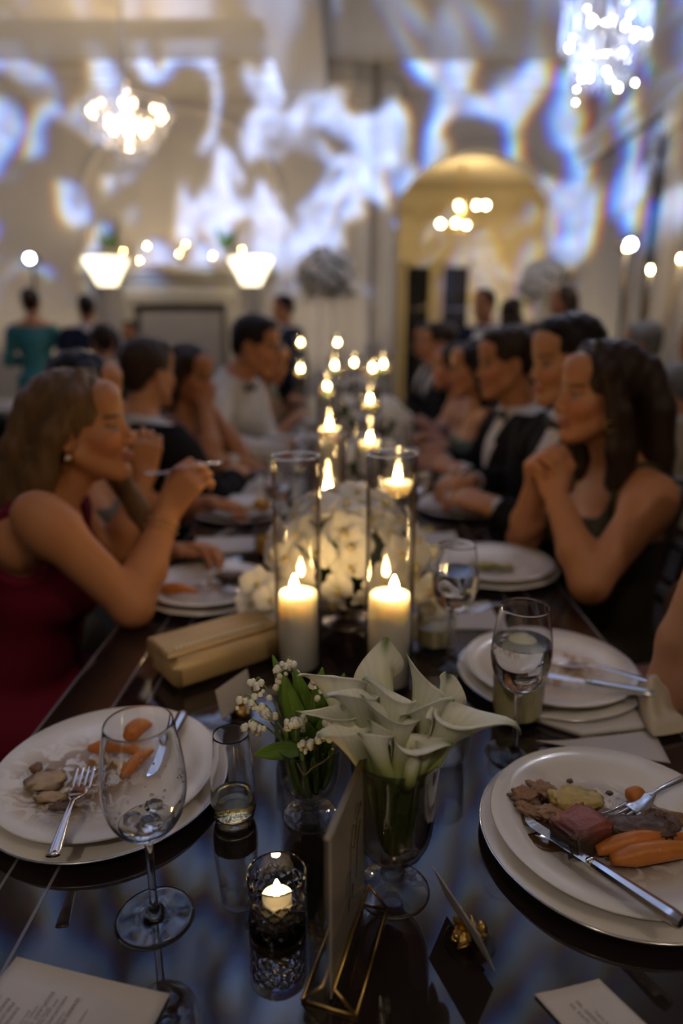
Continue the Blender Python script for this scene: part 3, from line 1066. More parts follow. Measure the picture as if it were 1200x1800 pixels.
lump('squash_piece', (-0.265, 2.04, 0.80), (0.03, 0.03, 0.02), 68, (0.40, 0.17, 0.02), (0.62, 0.32, 0.04), 'amber squash piece on the plate beyond the raised hand', 'food scrap', amp=0.2)

def gravy(loc, size, seed, label, c=(0.09, 0.04, 0.012)):
    V, F = blob((1, 1, 1), seed, 0.5, 1.4, 3)
    V = V * np.array((size[0], size[1], 0.0011))
    o = mk('gravy_pool', (V, F), mat('brown_gravy_%d' % seed, c, 0.12, var=0.3, vscale=60, coat=0.5), loc=loc)
    tag(o, label, 'sauce')


gravy((0.218, 0.628, 0.7815), (0.030, 0.014), 4, 'dark glossy gravy pool beside the knife on the steak plate')
gravy((0.213, 0.682, 0.7812), (0.026, 0.030), 9, 'thin brown sauce smear under the mushrooms on the steak plate', (0.20, 0.10, 0.04))
gravy((0.345, 0.668, 0.7812), (0.036, 0.020), 11, 'thin brown sauce smear behind the beef scraps', (0.24, 0.13, 0.06))
gravy((0.250, 0.688, 0.7815), (0.034, 0.018), 6, 'reddish gravy pool under the potato on the steak plate')

# ------------------------------------------------------------------ wine glasses
WINE = [(0, 0.0), (0.0355, 0.0), (0.0367, 0.0009), (0.0355, 0.0019), (0.024, 0.0032), (0.012, 0.0052), (0.0064, 0.009), (0.0044, 0.018), (0.0039, 0.045), (0.0042, 0.082),
        (0.0068, 0.094), (0.014, 0.0985), (0.026, 0.108), (0.0345, 0.122), (0.0388, 0.142), (0.0392, 0.158), (0.0370, 0.180), (0.0335, 0.202), (0.0312, 0.2150), (0.0308, 0.2163), (0.0303, 0.2155),
        (0.0325, 0.202), (0.0360, 0.180), (0.0381, 0.158), (0.0377, 0.142), (0.0334, 0.1228), (0.0252, 0.1095), (0.013, 0.1010), (0.004, 0.0985), (0, 0.098)]
W_ME = mesh_data('wine_glass_body', *lathe(WINE, 64, 3))
W_ME.materials.append(M_GLASS)


def wine_glass(x, y, label, fill=None, rot=None, s=1.0):
    t = thing('wine_glass', label, 'wine glass', (x, y, TZ), group='stemmed wine glasses')
    t.scale = (s, s, s)
    if rot:
        t.rotation_euler = rot
    mk('glass', W_ME, None, t)
    if fill:
        inner = [(0, 0.0981), (0.0042, 0.0983), (0.0131, 0.1008), (0.0254, 0.1093), (0.0336, 0.1226), (0.0379, 0.142), (0.0383, 0.158), (0.0362, 0.180)]
        pr = [p for p in inner if p[1] < fill]
        rr = float(np.interp(fill, [p[1] for p in inner], [p[0] for p in inner]))
        mk('water', lathe(pr + [(rr, fill), (0, fill)], 48), M_WATER, t, auto=40)
    return t


near_glass = wine_glass(-0.190, 0.545, 'empty wine glass with droplets standing before the carrot plate')
# droplets and melted ice in the near glass
DROPM = mesh_data('droplet', *ico(2))
DROPM.materials.append(M_WATER)
rr_ = random.Random(11)
for k in range(70):
    h = rr_.uniform(0.104, 0.165)
    a = rr_.uniform(0, 2 * PI)
    inner_r = float(np.interp(h, [0.1010, 0.1095, 0.1228, 0.142, 0.158, 0.18], [0.013, 0.0252, 0.0334, 0.0377, 0.0381, 0.036]))
    o = mk('droplet', DROPM, None, near_glass, (inner_r * math.cos(a), inner_r * math.sin(a), h))
    s_ = rr_.uniform(0.0005, 0.0015)
    o.scale = (s_, s_, s_ * 1.2)
for k, (x, y, z, s_) in enumerate(((0.008, -0.012, 0.120, 0.0105), (-0.012, -0.004, 0.117, 0.009), (0.004, 0.012, 0.119, 0.0085))):
    V, F = blob((s_, s_ * 0.9, s_ * 0.6), 90 + k, 0.35, 1.4, 3)
    mk('melting_ice', (V, F), M_WATER, near_glass, (x, y, z))
mk('water', lathe([(0, 0.0981), (0.0131, 0.1008), (0.0254, 0.1093), (0.0268, 0.1105), (0, 0.1105)], 40), M_WATER, near_glass, auto=40)

wine_glass(0.226, 0.817, 'wine glass of water standing before the yellow drink', 0.168)
wine_glass(0.179, 1.080, 'wine glass of water beside the right-hand candle cylinder', 0.170)
wine_glass(-0.19, 1.78, 'wine glass standing beyond the orchid bowl on the left-hand side', 0.15)
wine_glass(0.20, 1.95, 'wine glass before the first man in black', 0.15)
wine_glass(0.19, 2.55, 'wine glass before the second man in black', 0.155)
wine_glass(-0.18, 2.45, 'wine glass beside the cuffs of the man in the bow tie', 0.15)
wine_glass(0.18, 3.2, 'wine glass before the bare-shouldered woman', 0.15)
wine_glass(-0.2, 3.1, 'wine glass before the woman in green', 0.15)
wine_glass(0.2, 3.9, 'wine glass farthest along the right-hand side', 0.15)

# stemless flute with a little white wine
t = thing('champagne_flute', 'stemless champagne flute with a little pale wine beside the carrot plate', 'glass', (-0.134, 0.684, TZ))
mk('glass', lathe([(0, 0.0), (0.016, 0.0), (0.0222, 0.004), (0.0255, 0.014), (0.0266, 0.028), (0.0255, 0.055), (0.0225, 0.09), (0.0205, 0.1135), (0.0200, 0.1145), (0.0196, 0.1135),
                   (0.0216, 0.09), (0.0246, 0.055), (0.0256, 0.029), (0.0243, 0.017), (0.0205, 0.010), (0, 0.008)], 56, 3), M_GLASS, t)
mk('wine', lathe([(0, 0.0081), (0.0206, 0.0101), (0.0244, 0.0171), (0.0257, 0.029), (0.0257, 0.034), (0, 0.034)], 48), mat('pale_wine', (0.93, 0.80, 0.42), 0.0, trans=1.0, ior=1.34), t, auto=40)

# tumblers
TUMB = lathe([(0, 0.0), (0.031, 0.0), (0.0345, 0.003), (0.0365, 0.02), (0.0375, 0.090), (0.0369, 0.091), (0.0362, 0.090), (0.0352, 0.02), (0.033, 0.012), (0, 0.011)], 48)
TUMB_ME = mesh_data('tumbler_body', *TUMB)
TUMB_ME.materials.append(M_THIN)


def tumbler(x, y, label, drink=None, fill=0.06, s=1.0):
    t = thing('tumbler', label, 'glass', (x, y, TZ), group='short tumblers')
    t.scale = (s, s, s)
    mk('glass', TUMB_ME, None, t, auto=40)
    if drink:
        mk('drink', lathe([(0, 0.0112), (0.0331, 0.0122), (0.0353, 0.02), (0.0359, fill), (0, fill)], 40), drink, t, auto=40)
    return t


MATS_W = thin_glass('still_water', (0.93, 0.94, 0.93), 1.33, 0.0, 0.6)
M_YDRINK = mat('cloudy_lemon_drink', (0.88, 0.80, 0.42), 0.15, trans=0.1, ior=1.34, var=0.08, vscale=30, sss=0.0)
tumbler(0.250, 0.905, 'short tumbler of cloudy yellow drink behind the water glass', M_YDRINK, 0.070)
tumbler(0.125, 0.80, 'clear tumbler with little left standing behind the lily vase', MATS_W, 0.02, 0.85)
tumbler(0.155, 1.14, 'short tumbler with pale lemon drink beside the candle cylinder', mat('pale_lemon_drink', (0.74, 0.68, 0.42), 0.05, trans=0.3, ior=1.34, var=0.05), 0.05, 0.85)
tumbler(-0.205, 1.66, 'short tumbler of amber drink beyond the white paper', mat('amber_drink', (0.70, 0.36, 0.06), 0.05, trans=0.2, ior=1.34, var=0.05), 0.045)
tumbler(-0.07, 0.80, 'clear tumbler behind the lily-of-the-valley goblet', MATS_W, 0.02, 0.75)
tumbler(0.14, 2.1, 'short tumbler of water far along beside the floating candles', MATS_W, 0.06)
tumbler(-0.22, 2.3, 'short tumbler of water beyond the amber sauce plate', MATS_W, 0.06)

# ------------------------------------------------------------------ cut-crystal votive


def votive():
    n, m = 72, 46
    H, R = 0.0605, 0.0286
    V, F = [], []

    def rad(a, z):
        if z < 0.010 or z > 0.046:
            return R - (0.001 if z < 0.004 else 0)
        u = a * 12 / (2 * PI)
        w = (z - 0.010) / 0.0125
        g = min(abs(((u + w) % 1) - 0.5), abs(((u - w) % 1) - 0.5))
        return R - 0.0019 * max(0, 1 - g / 0.17) - 0.0004
    prof = [('o', z) for z in np.linspace(0, H, m)]
    rows = []
    for _, z in prof:
        row = []
        for k in range(n * 2):
            a = 2 * PI * k / (n * 2)
            r = rad(a, z)
            row.append(len(V))
            V.append((r * math.cos(a), r * math.sin(a), z))
        rows.append(row)
    for r, z in ((R - 0.0010, H + 0.0008), (R - 0.0022, H), (R - 0.0030, 0.05), (R - 0.0036, 0.02), (R - 0.005, 0.0135), (R - 0.010, 0.012)):
        row = []
        for k in range(n * 2):
            a = 2 * PI * k / (n * 2)
            row.append(len(V))
            V.append((r * math.cos(a), r * math.sin(a), z))
        rows.append(row)
    c1 = len(V)
    V.append((0, 0, 0.012))
    c0 = len(V)
    V.append((0, 0, 0))
    N2 = n * 2
    for a, b in zip(rows, rows[1:]):
        for k in range(N2):
            k2 = (k + 1) % N2
            F.append((a[k], a[k2], b[k2], b[k]))
    for k in range(N2):
        F.append((rows[-1][k], rows[-1][(k + 1) % N2], c1))
        F.append((rows[0][(k + 1) % N2], rows[0][k], c0))
    return np.array(V), F


FLAME_P = [(0, 0.0), (0.0030, 0.0008), (0.0050, 0.0035), (0.0057, 0.0070), (0.0053, 0.0105), (0.0040, 0.0150), (0.0024, 0.0190), (0.0010, 0.0220), (0, 0.0232)]
FLAME = mesh_data('flame', *lathe(FLAME_P, 16, 0))
FLAME.materials.append(M_FLAME)


def add_flame(parent, z, s=1.0, power=0.5, x=0.0, y=0.0, name='flame'):
    mk('wick', xf(tube([(0, 0, 0), (0.0004, 0, 0.006), (0.001, 0, 0.010)], 0.0009, 6), (x, y, z - 0.004)), M_WICK, parent)
    f = mk('flame', FLAME, None, parent, (x, y, z + 0.003))
    f.scale = (s, s, s)
    if power:
        point('flame_light', (x, y, z + 0.003 + 0.007 * s), power, (1.0, 0.62, 0.30), 0.0025 * s, parent)


t = thing('votive_candle', 'lit tealight in a diamond-cut crystal votive glass near the sign', 'candle', (-0.068, 0.537, TZ))
mk('votive_glass', votive(), M_GLASS, t, auto=28)
mk('tealight', lathe([(0, 0.0125), (0.0140, 0.0125), (0.0150, 0.015), (0.0152, 0.032), (0.0149, 0.0345), (0.0140, 0.0345), (0.0136, 0.0325), (0, 0.0318)], 36), M_WAX, t, auto=50)
add_flame(t, 0.0345, 0.70, 0.22)

# ------------------------------------------------------------------ candle cylinders
CYL_ME = {}


def cylinder_glass(R, H):
    key = (round(R, 4), round(H, 3))
    if key not in CYL_ME:
        me = mesh_data('cylinder_body', *lathe([(0, 0.0), (R - 0.002, 0.0), (R, 0.003), (R, H - 0.0012), (R - 0.0012, H), (R - 0.0026, H - 0.0012), (R - 0.0026, 0.008), (0, 0.008)], 56))
        me.materials.append(M_THIN)
        me.set_sharp_from_angle(angle=0.8)
        CYL_ME[key] = me
    return CYL_ME[key]


def cylinder_rim(R, H, t):
    mk('rim', tube([((R - 0.0013) * math.cos(a), (R - 0.0013) * math.sin(a), H + 0.0004) for a in np.linspace(0, 2 * PI, 57)[:-1]], 0.0017, 8, closed=True), M_GLASS, t)


def pillar_cylinder(x, y, R, H, ch, label, power=0.7, fs=1.35, fx=0.0):
    t = thing('candle_cylinder', label, 'candle', (x, y, TZ), group='candles in clear glass cylinders')
    mk('cylinder', cylinder_glass(R, H), None, t)
    cylinder_rim(R, H, t)
    r = R - 0.005
    mk('pillar_candle', lathe([(0, 0.009), (r - 0.002, 0.009), (r, 0.012), (r, ch - 0.003), (r - 0.003, ch + 0.0005), (r - 0.007, ch - 0.002), (0, ch - 0.004)], 48), M_WAX, t, auto=50)
    add_flame(t, ch - 0.002, fs, power, fx)
    return t


def floating_cylinder(x, y, R, H, wz, label, power=0.6, fs=1.2):
    t = thing('floating_candle', label, 'candle', (x, y, TZ), group='candles in clear glass cylinders')
    mk('cylinder', cylinder_glass(R, H), None, t)
    cylinder_rim(R, H, t)
    mk('water', lathe([(0, 0.0082), (R - 0.0028, 0.0082), (R - 0.0028, wz), (0, wz)], 48), thin_glass('still_water', (0.93, 0.94, 0.93), 1.33, 0.0), t, auto=40)
    r = min(0.030, R - 0.006)
    mk('wax_disc', xf(lathe([(0, -0.020), (r * 0.6, -0.018), (r * 0.93, -0.006), (r, 0.008), (r * 0.97, 0.0125), (r * 0.8, 0.0105), (0, 0.0100)], 40, 2), (0, 0, wz)), M_WAX, t)
    add_flame(t, wz + 0.0125, fs, power)
    return t


pillar_cylinder(-0.084, 1.055, 0.0382, 0.368, 0.140, 'white pillar candle in a tall clear cylinder above the lily-of-the-valley', 2.0, 1.3, -0.006)
pillar_cylinder(0.064, 1.000, 0.0382, 0.382, 0.160, 'white pillar candle in the tall cylinder directly behind the calla lilies', 2.0, 1.3, 0.007)
floating_cylinder(0.097, 1.33, 0.040, 0.33, 0.255, 'floating candle high in a water-filled cylinder behind the right-hand pillar candle', 1.6)
pillar_cylinder(-0.046, 1.46, 0.040, 0.34, 0.210, 'white pillar candle in a cylinder behind the orchids', 2.0, 1.5)
cl = [(0.058, 1.9, 0.262, 'f'), (-0.061, 2.1, 0.285, 'p'), (0.078, 2.6, 0.300, 'f'), (-0.093, 2.9, 0.325, 'f'), (0.165, 3.4, 0.39, 'f'), (-0.076, 3.6, 0.375, 'f'), (0.124, 3.72, 0.37, 'p'),
      (0.028, 4.2, 0.36, 'f'), (-0.295, 4.2, 0.325, 'f'), (-0.092, 5.4, 0.455, 'f'), (-0.40, 5.75, 0.45, 'f')]
cn = ['first small flame beyond the orchids on the right of centre', 'tall flame on the left of centre beyond the orchids', 'lone bright flame midway down the right of centre', 'bright floating flame midway down the left of centre',
      'brightest far flame, rightmost of the far row', 'leftmost flame of the far row of four', 'third flame of the far row of four', 'second flame of the far row of four', 'flame beside the arm of the woman in green', 'highest small flame at the end of the table',
      'small flame standing apart beyond the bow-tied man']
for (x, y, z, k), nm in zip(cl, cn):
    if y > 5.6:
        x, y = -0.40, 5.75
    if k == 'p':
        pillar_cylinder(x, y, 0.040, z + 0.12, z - 0.02, 'candle in a clear cylinder: ' + nm, 1.8, 1.15)
    else:
        floating_cylinder(x, y, 0.040, z + 0.06, z - 0.02, 'candle in a clear cylinder: ' + nm, 1.8, 1.05)

# ------------------------------------------------------------------ papers, napkins, clutch


def sheet(name, corners, label, cat, z=TZ + 0.0012, curl=0.004, th=0.0006, m=None, curl_edge='a'):
    """card lying on the table: corners in order a,b,c,d"""
    a, b, c, d = [np.array(q, float) for q in corners]

    def f(u, v):
        p = (a * (1 - u) + b * u) * (1 - v) + (d * (1 - u) + c * u) * v
        lift = curl * ((1 - v) ** 3 * (0.3 + 0.7 * (2 * u - 1) ** 2))
        return (p[0], p[1], z + lift)
    V, F = grid_sheet(f, 14, 14, th)
    org = np.array([a[0], a[1], TZ])
    o = mk(name, (V - org, F), m or M_PAPER, loc=org)
    return tag(o, label, cat)


def lettering(txt, size, loc, direction, parent, z=0.0022, m=None, name='lettering', space=1.15):
    cu = bpy.data.curves.new(name, 'FONT')
    cu.body = txt
    cu.size = size
    cu.space_character = space
    cu.extrude = 0.00005
    cu.materials.append(m or M_INK)
    tmp = bpy.data.objects.new(name, cu)
    me = bpy.data.meshes.new_from_object(tmp)
    bpy.data.objects.remove(tmp)
    o = bpy.data.objects.new(name, me)
    COL.objects.link(o)
    o.parent = parent
    o.location = (loc[0], loc[1], z)
    o.rotation_euler = (0, 0, direction)
    return o


menu = sheet('menu_card', [(-0.304, 0.497), (-0.154, 0.462), (-0.222, 0.18), (-0.372, 0.215)], 'printed menu card lying near the foot of the empty wine glass', 'menu', curl=0.0016)
md = math.atan2(0.18 - 0.462, -0.222 + 0.154)        # lines run towards the camera
mo = np.array([-0.304, 0.497])
ux = np.array([math.cos(md), math.sin(md)])
uy = np.array([-ux[1], ux[0]])                       # text-up direction
rows = [('SEARED PETIT FILET', 0.0046, -0.233, 0.458), ('braised mushroom', 0.0032, -0.240, 0.445), ('roasted carrot', 0.0032, -0.221, 0.447), ('HALLOUMI CRISP', 0.0046, -0.244, 0.459), ('herb salad, lemon', 0.0032, -0.250, 0.456),
        ('spring onion', 0.0032, -0.2545, 0.449), ('EGGPLANT CAPONATA', 0.0046, -0.257, 0.463), ('tomato, basil', 0.0032, -0.2645, 0.450), ('pine nut', 0.0032, -0.2695, 0.446),
        ('DINNER', 0.0046, -0.281, 0.449), ('PERLINE', 0.0046, -0.287, 0.453), ('BARBERA', 0.0046, -0.293, 0.457), ('red, white', 0.0032, -0.300, 0.46)]
for txt, sz, tx, ty in rows:
    lettering(txt, sz, np.array([tx, ty]) - mo, md, menu, z=0.0030)
card = sheet('envelope_card', [(0.162, 0.466), (0.223, 0.481), (0.300, 0.36), (0.236, 0.345)], 'small white envelope card with two lines of type near the place-card holder', 'card', curl=0.0012)
cdir = math.atan2(0.36 - 0.481, 0.300 - 0.223)
co = np.array([0.162, 0.466])
for txt, sz, p in (('MR. GREGORY', 0.0042, (0.195, 0.459)), ('MS. KATE L. DAY', 0.0042, (0.189, 0.4565)), ('Table 6', 0.0038, (0.208, 0.4505))):
    lettering(txt, sz, np.array(p) - co, cdir, card, z=0.0027)
sheet('folded_napkin', [(0.255, 0.905), (0.400, 0.985), (0.448, 0.880), (0.330, 0.855)], 'white folded napkin lying in front of the crossed-cutlery plate', 'napkin', z=TZ + 0.005, curl=0.003, th=0.008, m=M_LINEN)
sheet('paper_menu', [(0.262, 0.842), (0.340, 0.852), (0.440, 0.878), (0.430, 0.798)], 'white paper card under the folded napkin behind the steak plate', 'card', z=TZ + 0.0006)
sheet('paper_menu', [(0.20, 1.345), (0.295, 1.345), (0.30, 1.215), (0.18, 1.215)], 'white menu card beside the second water glass', 'menu')
sheet('folded_napkin', [(-0.42, 1.78), (-0.24, 1.80), (-0.22, 1.68), (-0.385, 1.655)], 'white folded napkin beyond the plate of the woman in burgundy', 'napkin', z=TZ + 0.004, th=0.006, m=M_LINEN)
sheet('paper_menu', [(0.17, 1.86), (0.30, 1.86), (0.30, 1.75), (0.16, 1.74)], 'white menu card between the first man and the woman in olive', 'menu')
sheet('folded_napkin', [(-0.34, 2.46), (-0.16, 2.46), (-0.16, 2.30), (-0.34, 2.28)], 'crumpled white napkin beyond the amber sauce plate', 'napkin', z=TZ + 0.012, th=0.02, curl=0.02, m=M_LINEN)


def cloth(name, loc, size, seed, label, h=0.04, m=None):
    def f(u, v):
        x, y = (u - 0.5) * size[0], (v - 0.5) * size[1]
        e = max(0, 1 - (2 * abs(u - 0.5)) ** 4) * max(0, 1 - (2 * abs(v - 0.5)) ** 4)
        nn = mnoise.noise(Vector((x * 16 + seed, y * 16, seed)))
        n2 = mnoise.noise(Vector((x * 38 + seed, y * 38, seed + 3)))
        return (x + 0.02 * mnoise.noise(Vector((y * 11, seed, 0))), y + 0.02 * mnoise.noise(Vector((x * 11, seed, 4))), 0.004 + h * e * (0.55 + 0.6 * nn + 0.25 * n2))
    o = mk(name, grid_sheet(f, 26, 26, 0.002), m or M_LINEN, loc=loc)
    return tag(o, label, 'napkin')


cloth('crumpled_napkin', (0.462, 0.915, TZ + 0.004), (0.06, 0.12), 5, 'crumpled cream napkin at the table edge beside the bare arm', 0.075, mat('cream_linen', (0.50, 0.42, 0.31), 0.9, var=0.08, vscale=30, bump=0.2, bscale=200))
cloth('crumpled_napkin', (-0.26, 2.28, TZ + 0.012), (0.2, 0.2), 9, 'large crumpled white napkin left of the candles midway down the table', 0.07)
cloth('crumpled_napkin', (0.40, 2.45, TZ + 0.01), (0.16, 0.2), 12, 'crumpled white napkin before the first man in black', 0.09)
cloth('crumpled_napkin', (0.30, 3.12, TZ + 0.01), (0.2, 0.2), 15, 'crumpled white napkin between the second man and the bare-shouldered woman', 0.07)

# gold satin clutch
M_SATIN = mat('gold_satin', (0.50, 0.33, 0.14), 0.42, 0.25, var=0.12, vscale=6, bump=0.08, bscale=300, stretch=(1, 12, 1))
clutch_ang = math.atan2(0.100, 0.130)
t = thing('clutch_bag', 'gold satin box clutch with pearl trim lying beside the woman in burgundy', 'handbag', (-0.272, 0.966, TZ), clutch_ang)
mk('body', bbox_(0, 0.205, 0, 0.105, 0.0, 0.052, 0.012), M_SATIN, t, auto=60)
mk('flap', join(bbox_(-0.002, 0.207, 0.020, 0.107, 0.0505, 0.060, 0.005), bbox_(-0.002, 0.207, 0.102, 0.1085, 0.02, 0.0595, 0.003)), M_SATIN, t, auto=60)
PEARL = mesh_data('pearl', *xf(ico(2), scale=0.0032))
PEARL.materials.append(mat('pearl_bead', (0.75, 0.65, 0.48), 0.25, var=0.1, coat=0.5))
for k in range(22):
    mk('pearl', PEARL, None, t, (0.018 + k * 0.0078, 0.033, 0.0622))

# ------------------------------------------------------------------ gold-and-glass sign holder
sg = thing('table_sign', 'brass and glass sign holder with a card in black calligraphy beside the votive', 'sign', (0, 0, TZ))
A = np.array([-0.016, 0.452])
B = np.array([0.016, 0.563])
d = (B - A) / np.linalg.norm(B - A)
nrm = np.array([d[1], -d[0]])          # to the right
Ls = np.linalg.norm(B - A)
sg.location = (A[0], A[1], TZ)
sg.rotation_euler = (0, 0, math.atan2(d[1], d[0]))
# local: x along the panel (away from camera), y to the left, z up
hz = 0.172
RB = 0.0013
mk('glass_panel', join(bbox_(0.0, Ls, -0.0035, -0.0022, 0.006, hz, 0.0003), bbox_(0.0, Ls, 0.0022, 0.0035, 0.006, hz, 0.0003)), thin_glass('sign_glass', (0.95, 0.95, 0.94), 1.5, 0.0, 0.9, 6.0), sg, smooth=False)
_sc = mat('sign_card_stock', (0.86, 0.80, 0.71), 0.8, var=0.03)
_nt = _sc.node_tree
_tl = _n(_nt, 'ShaderNodeBsdfTranslucent')
_tl.inputs[0].default_value = (0.74, 0.66, 0.56, 1)
_mx = _n(_nt, 'ShaderNodeMixShader')
_mx.inputs[0].default_value = 0.45
_nt.links.new(_nt.nodes['Principled BSDF'].outputs[0], _mx.inputs[1])
_nt.links.new(_tl.outputs[0], _mx.inputs[2])
_nt.links.new(_mx.outputs[0], _nt.nodes['Material Output'].inputs['Surface'])
sign_card = mk('card', bbox_(0.006, Ls - 0.001, -0.0006, 0.0006, 0.004, hz - 0.004, 0.0002), mat('sign_card_stock', (0.86, 0.80, 0.71), 0.8, var=0.03), sg, smooth=False)
mk('panel_frame', bbox_(-0.001, Ls + 0.001, -0.0032, 0.0032, hz - 0.0006, hz + 0.0012, 0.0004), mat('dark_brass', (0.26, 0.19, 0.10), 0.35, 1.0, var=0.2, vscale=40), sg, smooth=False)
rz_, wz_ = 0.024, 0.024
ends = (0.0, Ls)
bars = []
for s_ in (-1, 1):
    bars += [((0, s_ * wz_, 0.0015), (Ls, s_ * wz_, 0.0015)), ((0, s_ * 0.005, rz_), (Ls, s_ * 0.005, rz_))]
    for e in ends:
        bars.append(((e, s_ * wz_, 0.0015), (e, s_ * 0.005, rz_)))
for e in ends:
    bars.append(((e, -wz_, 0.0015), (e, wz_, 0.0015)))
for b0, b1 in bars:
    mk('brass_bar', tube([b0, b1], RB, 8), M_BRASS, sg)
for s_ in (-1, 1):
    V = np.array([(0, s_ * wz_, 0.0015), (Ls, s_ * wz_, 0.0015), (Ls, s_ * 0.005, rz_), (0, s_ * 0.005, rz_)])
    V2 = V + np.array([0, s_ * 0.0008, 0.0006])
    mk('glass_pane', (np.vstack([V, V2]), [(0, 1, 2, 3), (7, 6, 5, 4), (0, 4, 5, 1), (1, 5, 6, 2), (2, 6, 7, 3), (3, 7, 4, 0)]), MATS['sign_glass'], sg, smooth=False)
# calligraphy strokes on the face that shows (right side, local -y)
rng = random.Random(4)


def stroke(pts, r, nm='calligraphy'):
    mk(nm, tube(catmull([(p[0], -0.00075, p[1]) for p in pts], 5), r, 5, flat=0.25), mat('black_ink', (0.015, 0.013, 0.012), 0.6, var=0.1), sign_card)


stroke([(0.062, 0.075), (0.064, 0.115), (0.072, 0.128), (0.080, 0.118), (0.074, 0.104), (0.066, 0.110)], 0.0007)
stroke([(0.078, 0.130), (0.084, 0.142), (0.090, 0.136), (0.083, 0.120), (0.080, 0.108)], 0.0006)
stroke([(0.084, 0.098), (0.090, 0.110), (0.095, 0.116)], 0.0009)
stroke([(0.058, 0.045), (0.060, 0.072), (0.061, 0.088)], 0.0009)
stroke([(0.082, 0.062), (0.084, 0.080), (0.085, 0.096)], 0.0007)
stroke([(0.066, 0.052), (0.070, 0.066), (0.073, 0.060), (0.071, 0.050)], 0.0006)
stroke([(0.050, 0.068), (0.052, 0.084), (0.056, 0.090)], 0.0006)
stroke([(0.092, 0.126), (0.097, 0.135), (0.099, 0.128)], 0.0006)

# ------------------------------------------------------------------ place-card holders


def place_card(x, y, rz, label, tilt, w=0.050, h=0.085):
    t = thing('place_card', label, 'place card', (x, y, TZ), rz)
    mk('clear_disc', lathe([(0, 0), (0.0232, 0), (0.0240, 0.0008), (0.0240, 0.0022), (0.0232, 0.003), (0, 0.003)], 48), thin_glass('thin_clear_acrylic', (0.93, 0.93, 0.93), 1.5, 0.0), t, auto=40)
    # gold blossom clip: two cupped lobed leaves gripping the card
    for s_, sc in ((-1, 1.0), (1, 0.85)):
        def f(u, v, s_=s_, sc=sc):
            a = (u - 0.5) * 2.6
            r = (0.013 * (0.35 + 0.65 * v) * (1 + 0.22 * math.cos(a * 5))) * sc
            return (r * math.sin(a) * 1.0, s_ * (0.0028 + 0.008 * (1 - v) ** 2 + 0.007 * (1 - math.cos(a)) + 0.002 * math.sin(v * 9)), 0.003 + 0.019 * v * sc * (0.75 + 0.25 * math.cos(a)))
        mk('gold_leaf', grid_sheet(f, 22, 10, 0.0022), M_GOLD, t)
        V, F = blob((0.009 * sc, 0.007, 0.006), 70 + s_, 0.5, 2.4, 3)
        mk('gold_root', (V + np.array([0.002 * s_, s_ * 0.0075, 0.0075]), F), M_GOLD, t)
    V, F = blob((0.0055, 0.0045, 0.0055), 77, 0.5, 2.6, 2)
    mk('gold_bud', (V + np.array([0.010, 0.006, 0.0245]), F), M_GOLD, t)
    c = mk('card', bbox_(-w / 2, w / 2, -0.0004, 0.0004, 0.0, h, 0.0001), M_PAPER, t, (0, 0, 0.010), (tilt, 0, 0), smooth=False)
    return t


place_card(0.115, 0.520, math.radians(-68.3), 'white place card held upright by a gold blossom clip on a clear disc', math.radians(22), 0.084, 0.050)
place_card(-0.166, 0.913, math.radians(61), 'warm-lit place card in a gold clip beside the clutch', math.radians(-12), 0.075, 0.046)

# ================================================================== FLOWERS
M_PETAL = attr_mat('petal', 0.42, trans=0.25, spec=0.35, bump=0.04, bscale=300)
M_LEAF = attr_mat('leaf', 0.45, trans=0.25, spec=0.35, bump=0.1, bscale=200)
M_STEM = mat('green_stem', (0.16, 0.24, 0.05), 0.45, var=0.25, vscale=20)

# footed goblet vases
GOB = [(0, 0.0), (0.0355, 0.0), (0.0368, 0.0012), (0.036, 0.0025), (0.024, 0.0055), (0.0125, 0.011), (0.0095, 0.0155), (0.0115, 0.019), (0.0125, 0.0225), (0.0100, 0.027), (0.0125, 0.0305), (0.0140, 0.034), (0.0125, 0.0375),
       (0.018, 0.0405), (0.029, 0.047), (0.0370, 0.062), (0.0405, 0.085), (0.0420, 0.112), (0.0450, 0.137), (0.0455, 0.1395), (0.0443, 0.1390), (0.0400, 0.112), (0.0382, 0.086), (0.0345, 0.064), (0.0265, 0.050), (0.014, 0.0455), (0, 0.0445)]


def fluted(a, r, z):
    return 1 + (0.012 * math.cos(16 * a) if 0.05 < z < 0.115 else 0.0)


vase = thing('goblet_vase', 'footed smoky glass goblet vase holding the calla lilies', 'vase', (0.046, 0.582, TZ))
GZ = lambda z: z * 1.06 if z < 0.04 else 0.0424 + (z - 0.04) * 1.22
GOBV = lathe([(r, GZ(z)) for r, z in GOB], 64, 3, fluted)
M_TSMOKE = thin_glass('thin_smoky_glass', (0.80, 0.77, 0.75), 1.5, 0.02, 0.25)
M_TVASE = thin_glass('thin_vase_glass', (0.95, 0.95, 0.94), 1.5, 0.02, 0.3)
mk('glass', GOBV, M_TSMOKE, vase)
mk('water', lathe([(r, GZ(z)) for r, z in ((0, 0.0446), (0.0138, 0.0456), (0.0262, 0.0501), (0.0342, 0.0641), (0.0378, 0.0861), (0.0388, 0.100), (0, 0.100))], 48), thin_glass('vase_water', (0.88, 0.89, 0.86), 1.33, 0.0, 0.6), vase, auto=40)
vase2 = thing('goblet_vase', 'short footed clear goblet holding the lily-of-the-valley', 'vase', (-0.045, 0.693, TZ))
GOB2 = [(r * 0.88, z * 0.72) for r, z in GOB]
mk('glass', lathe(GOB2, 64, 3), M_TVASE, vase2)

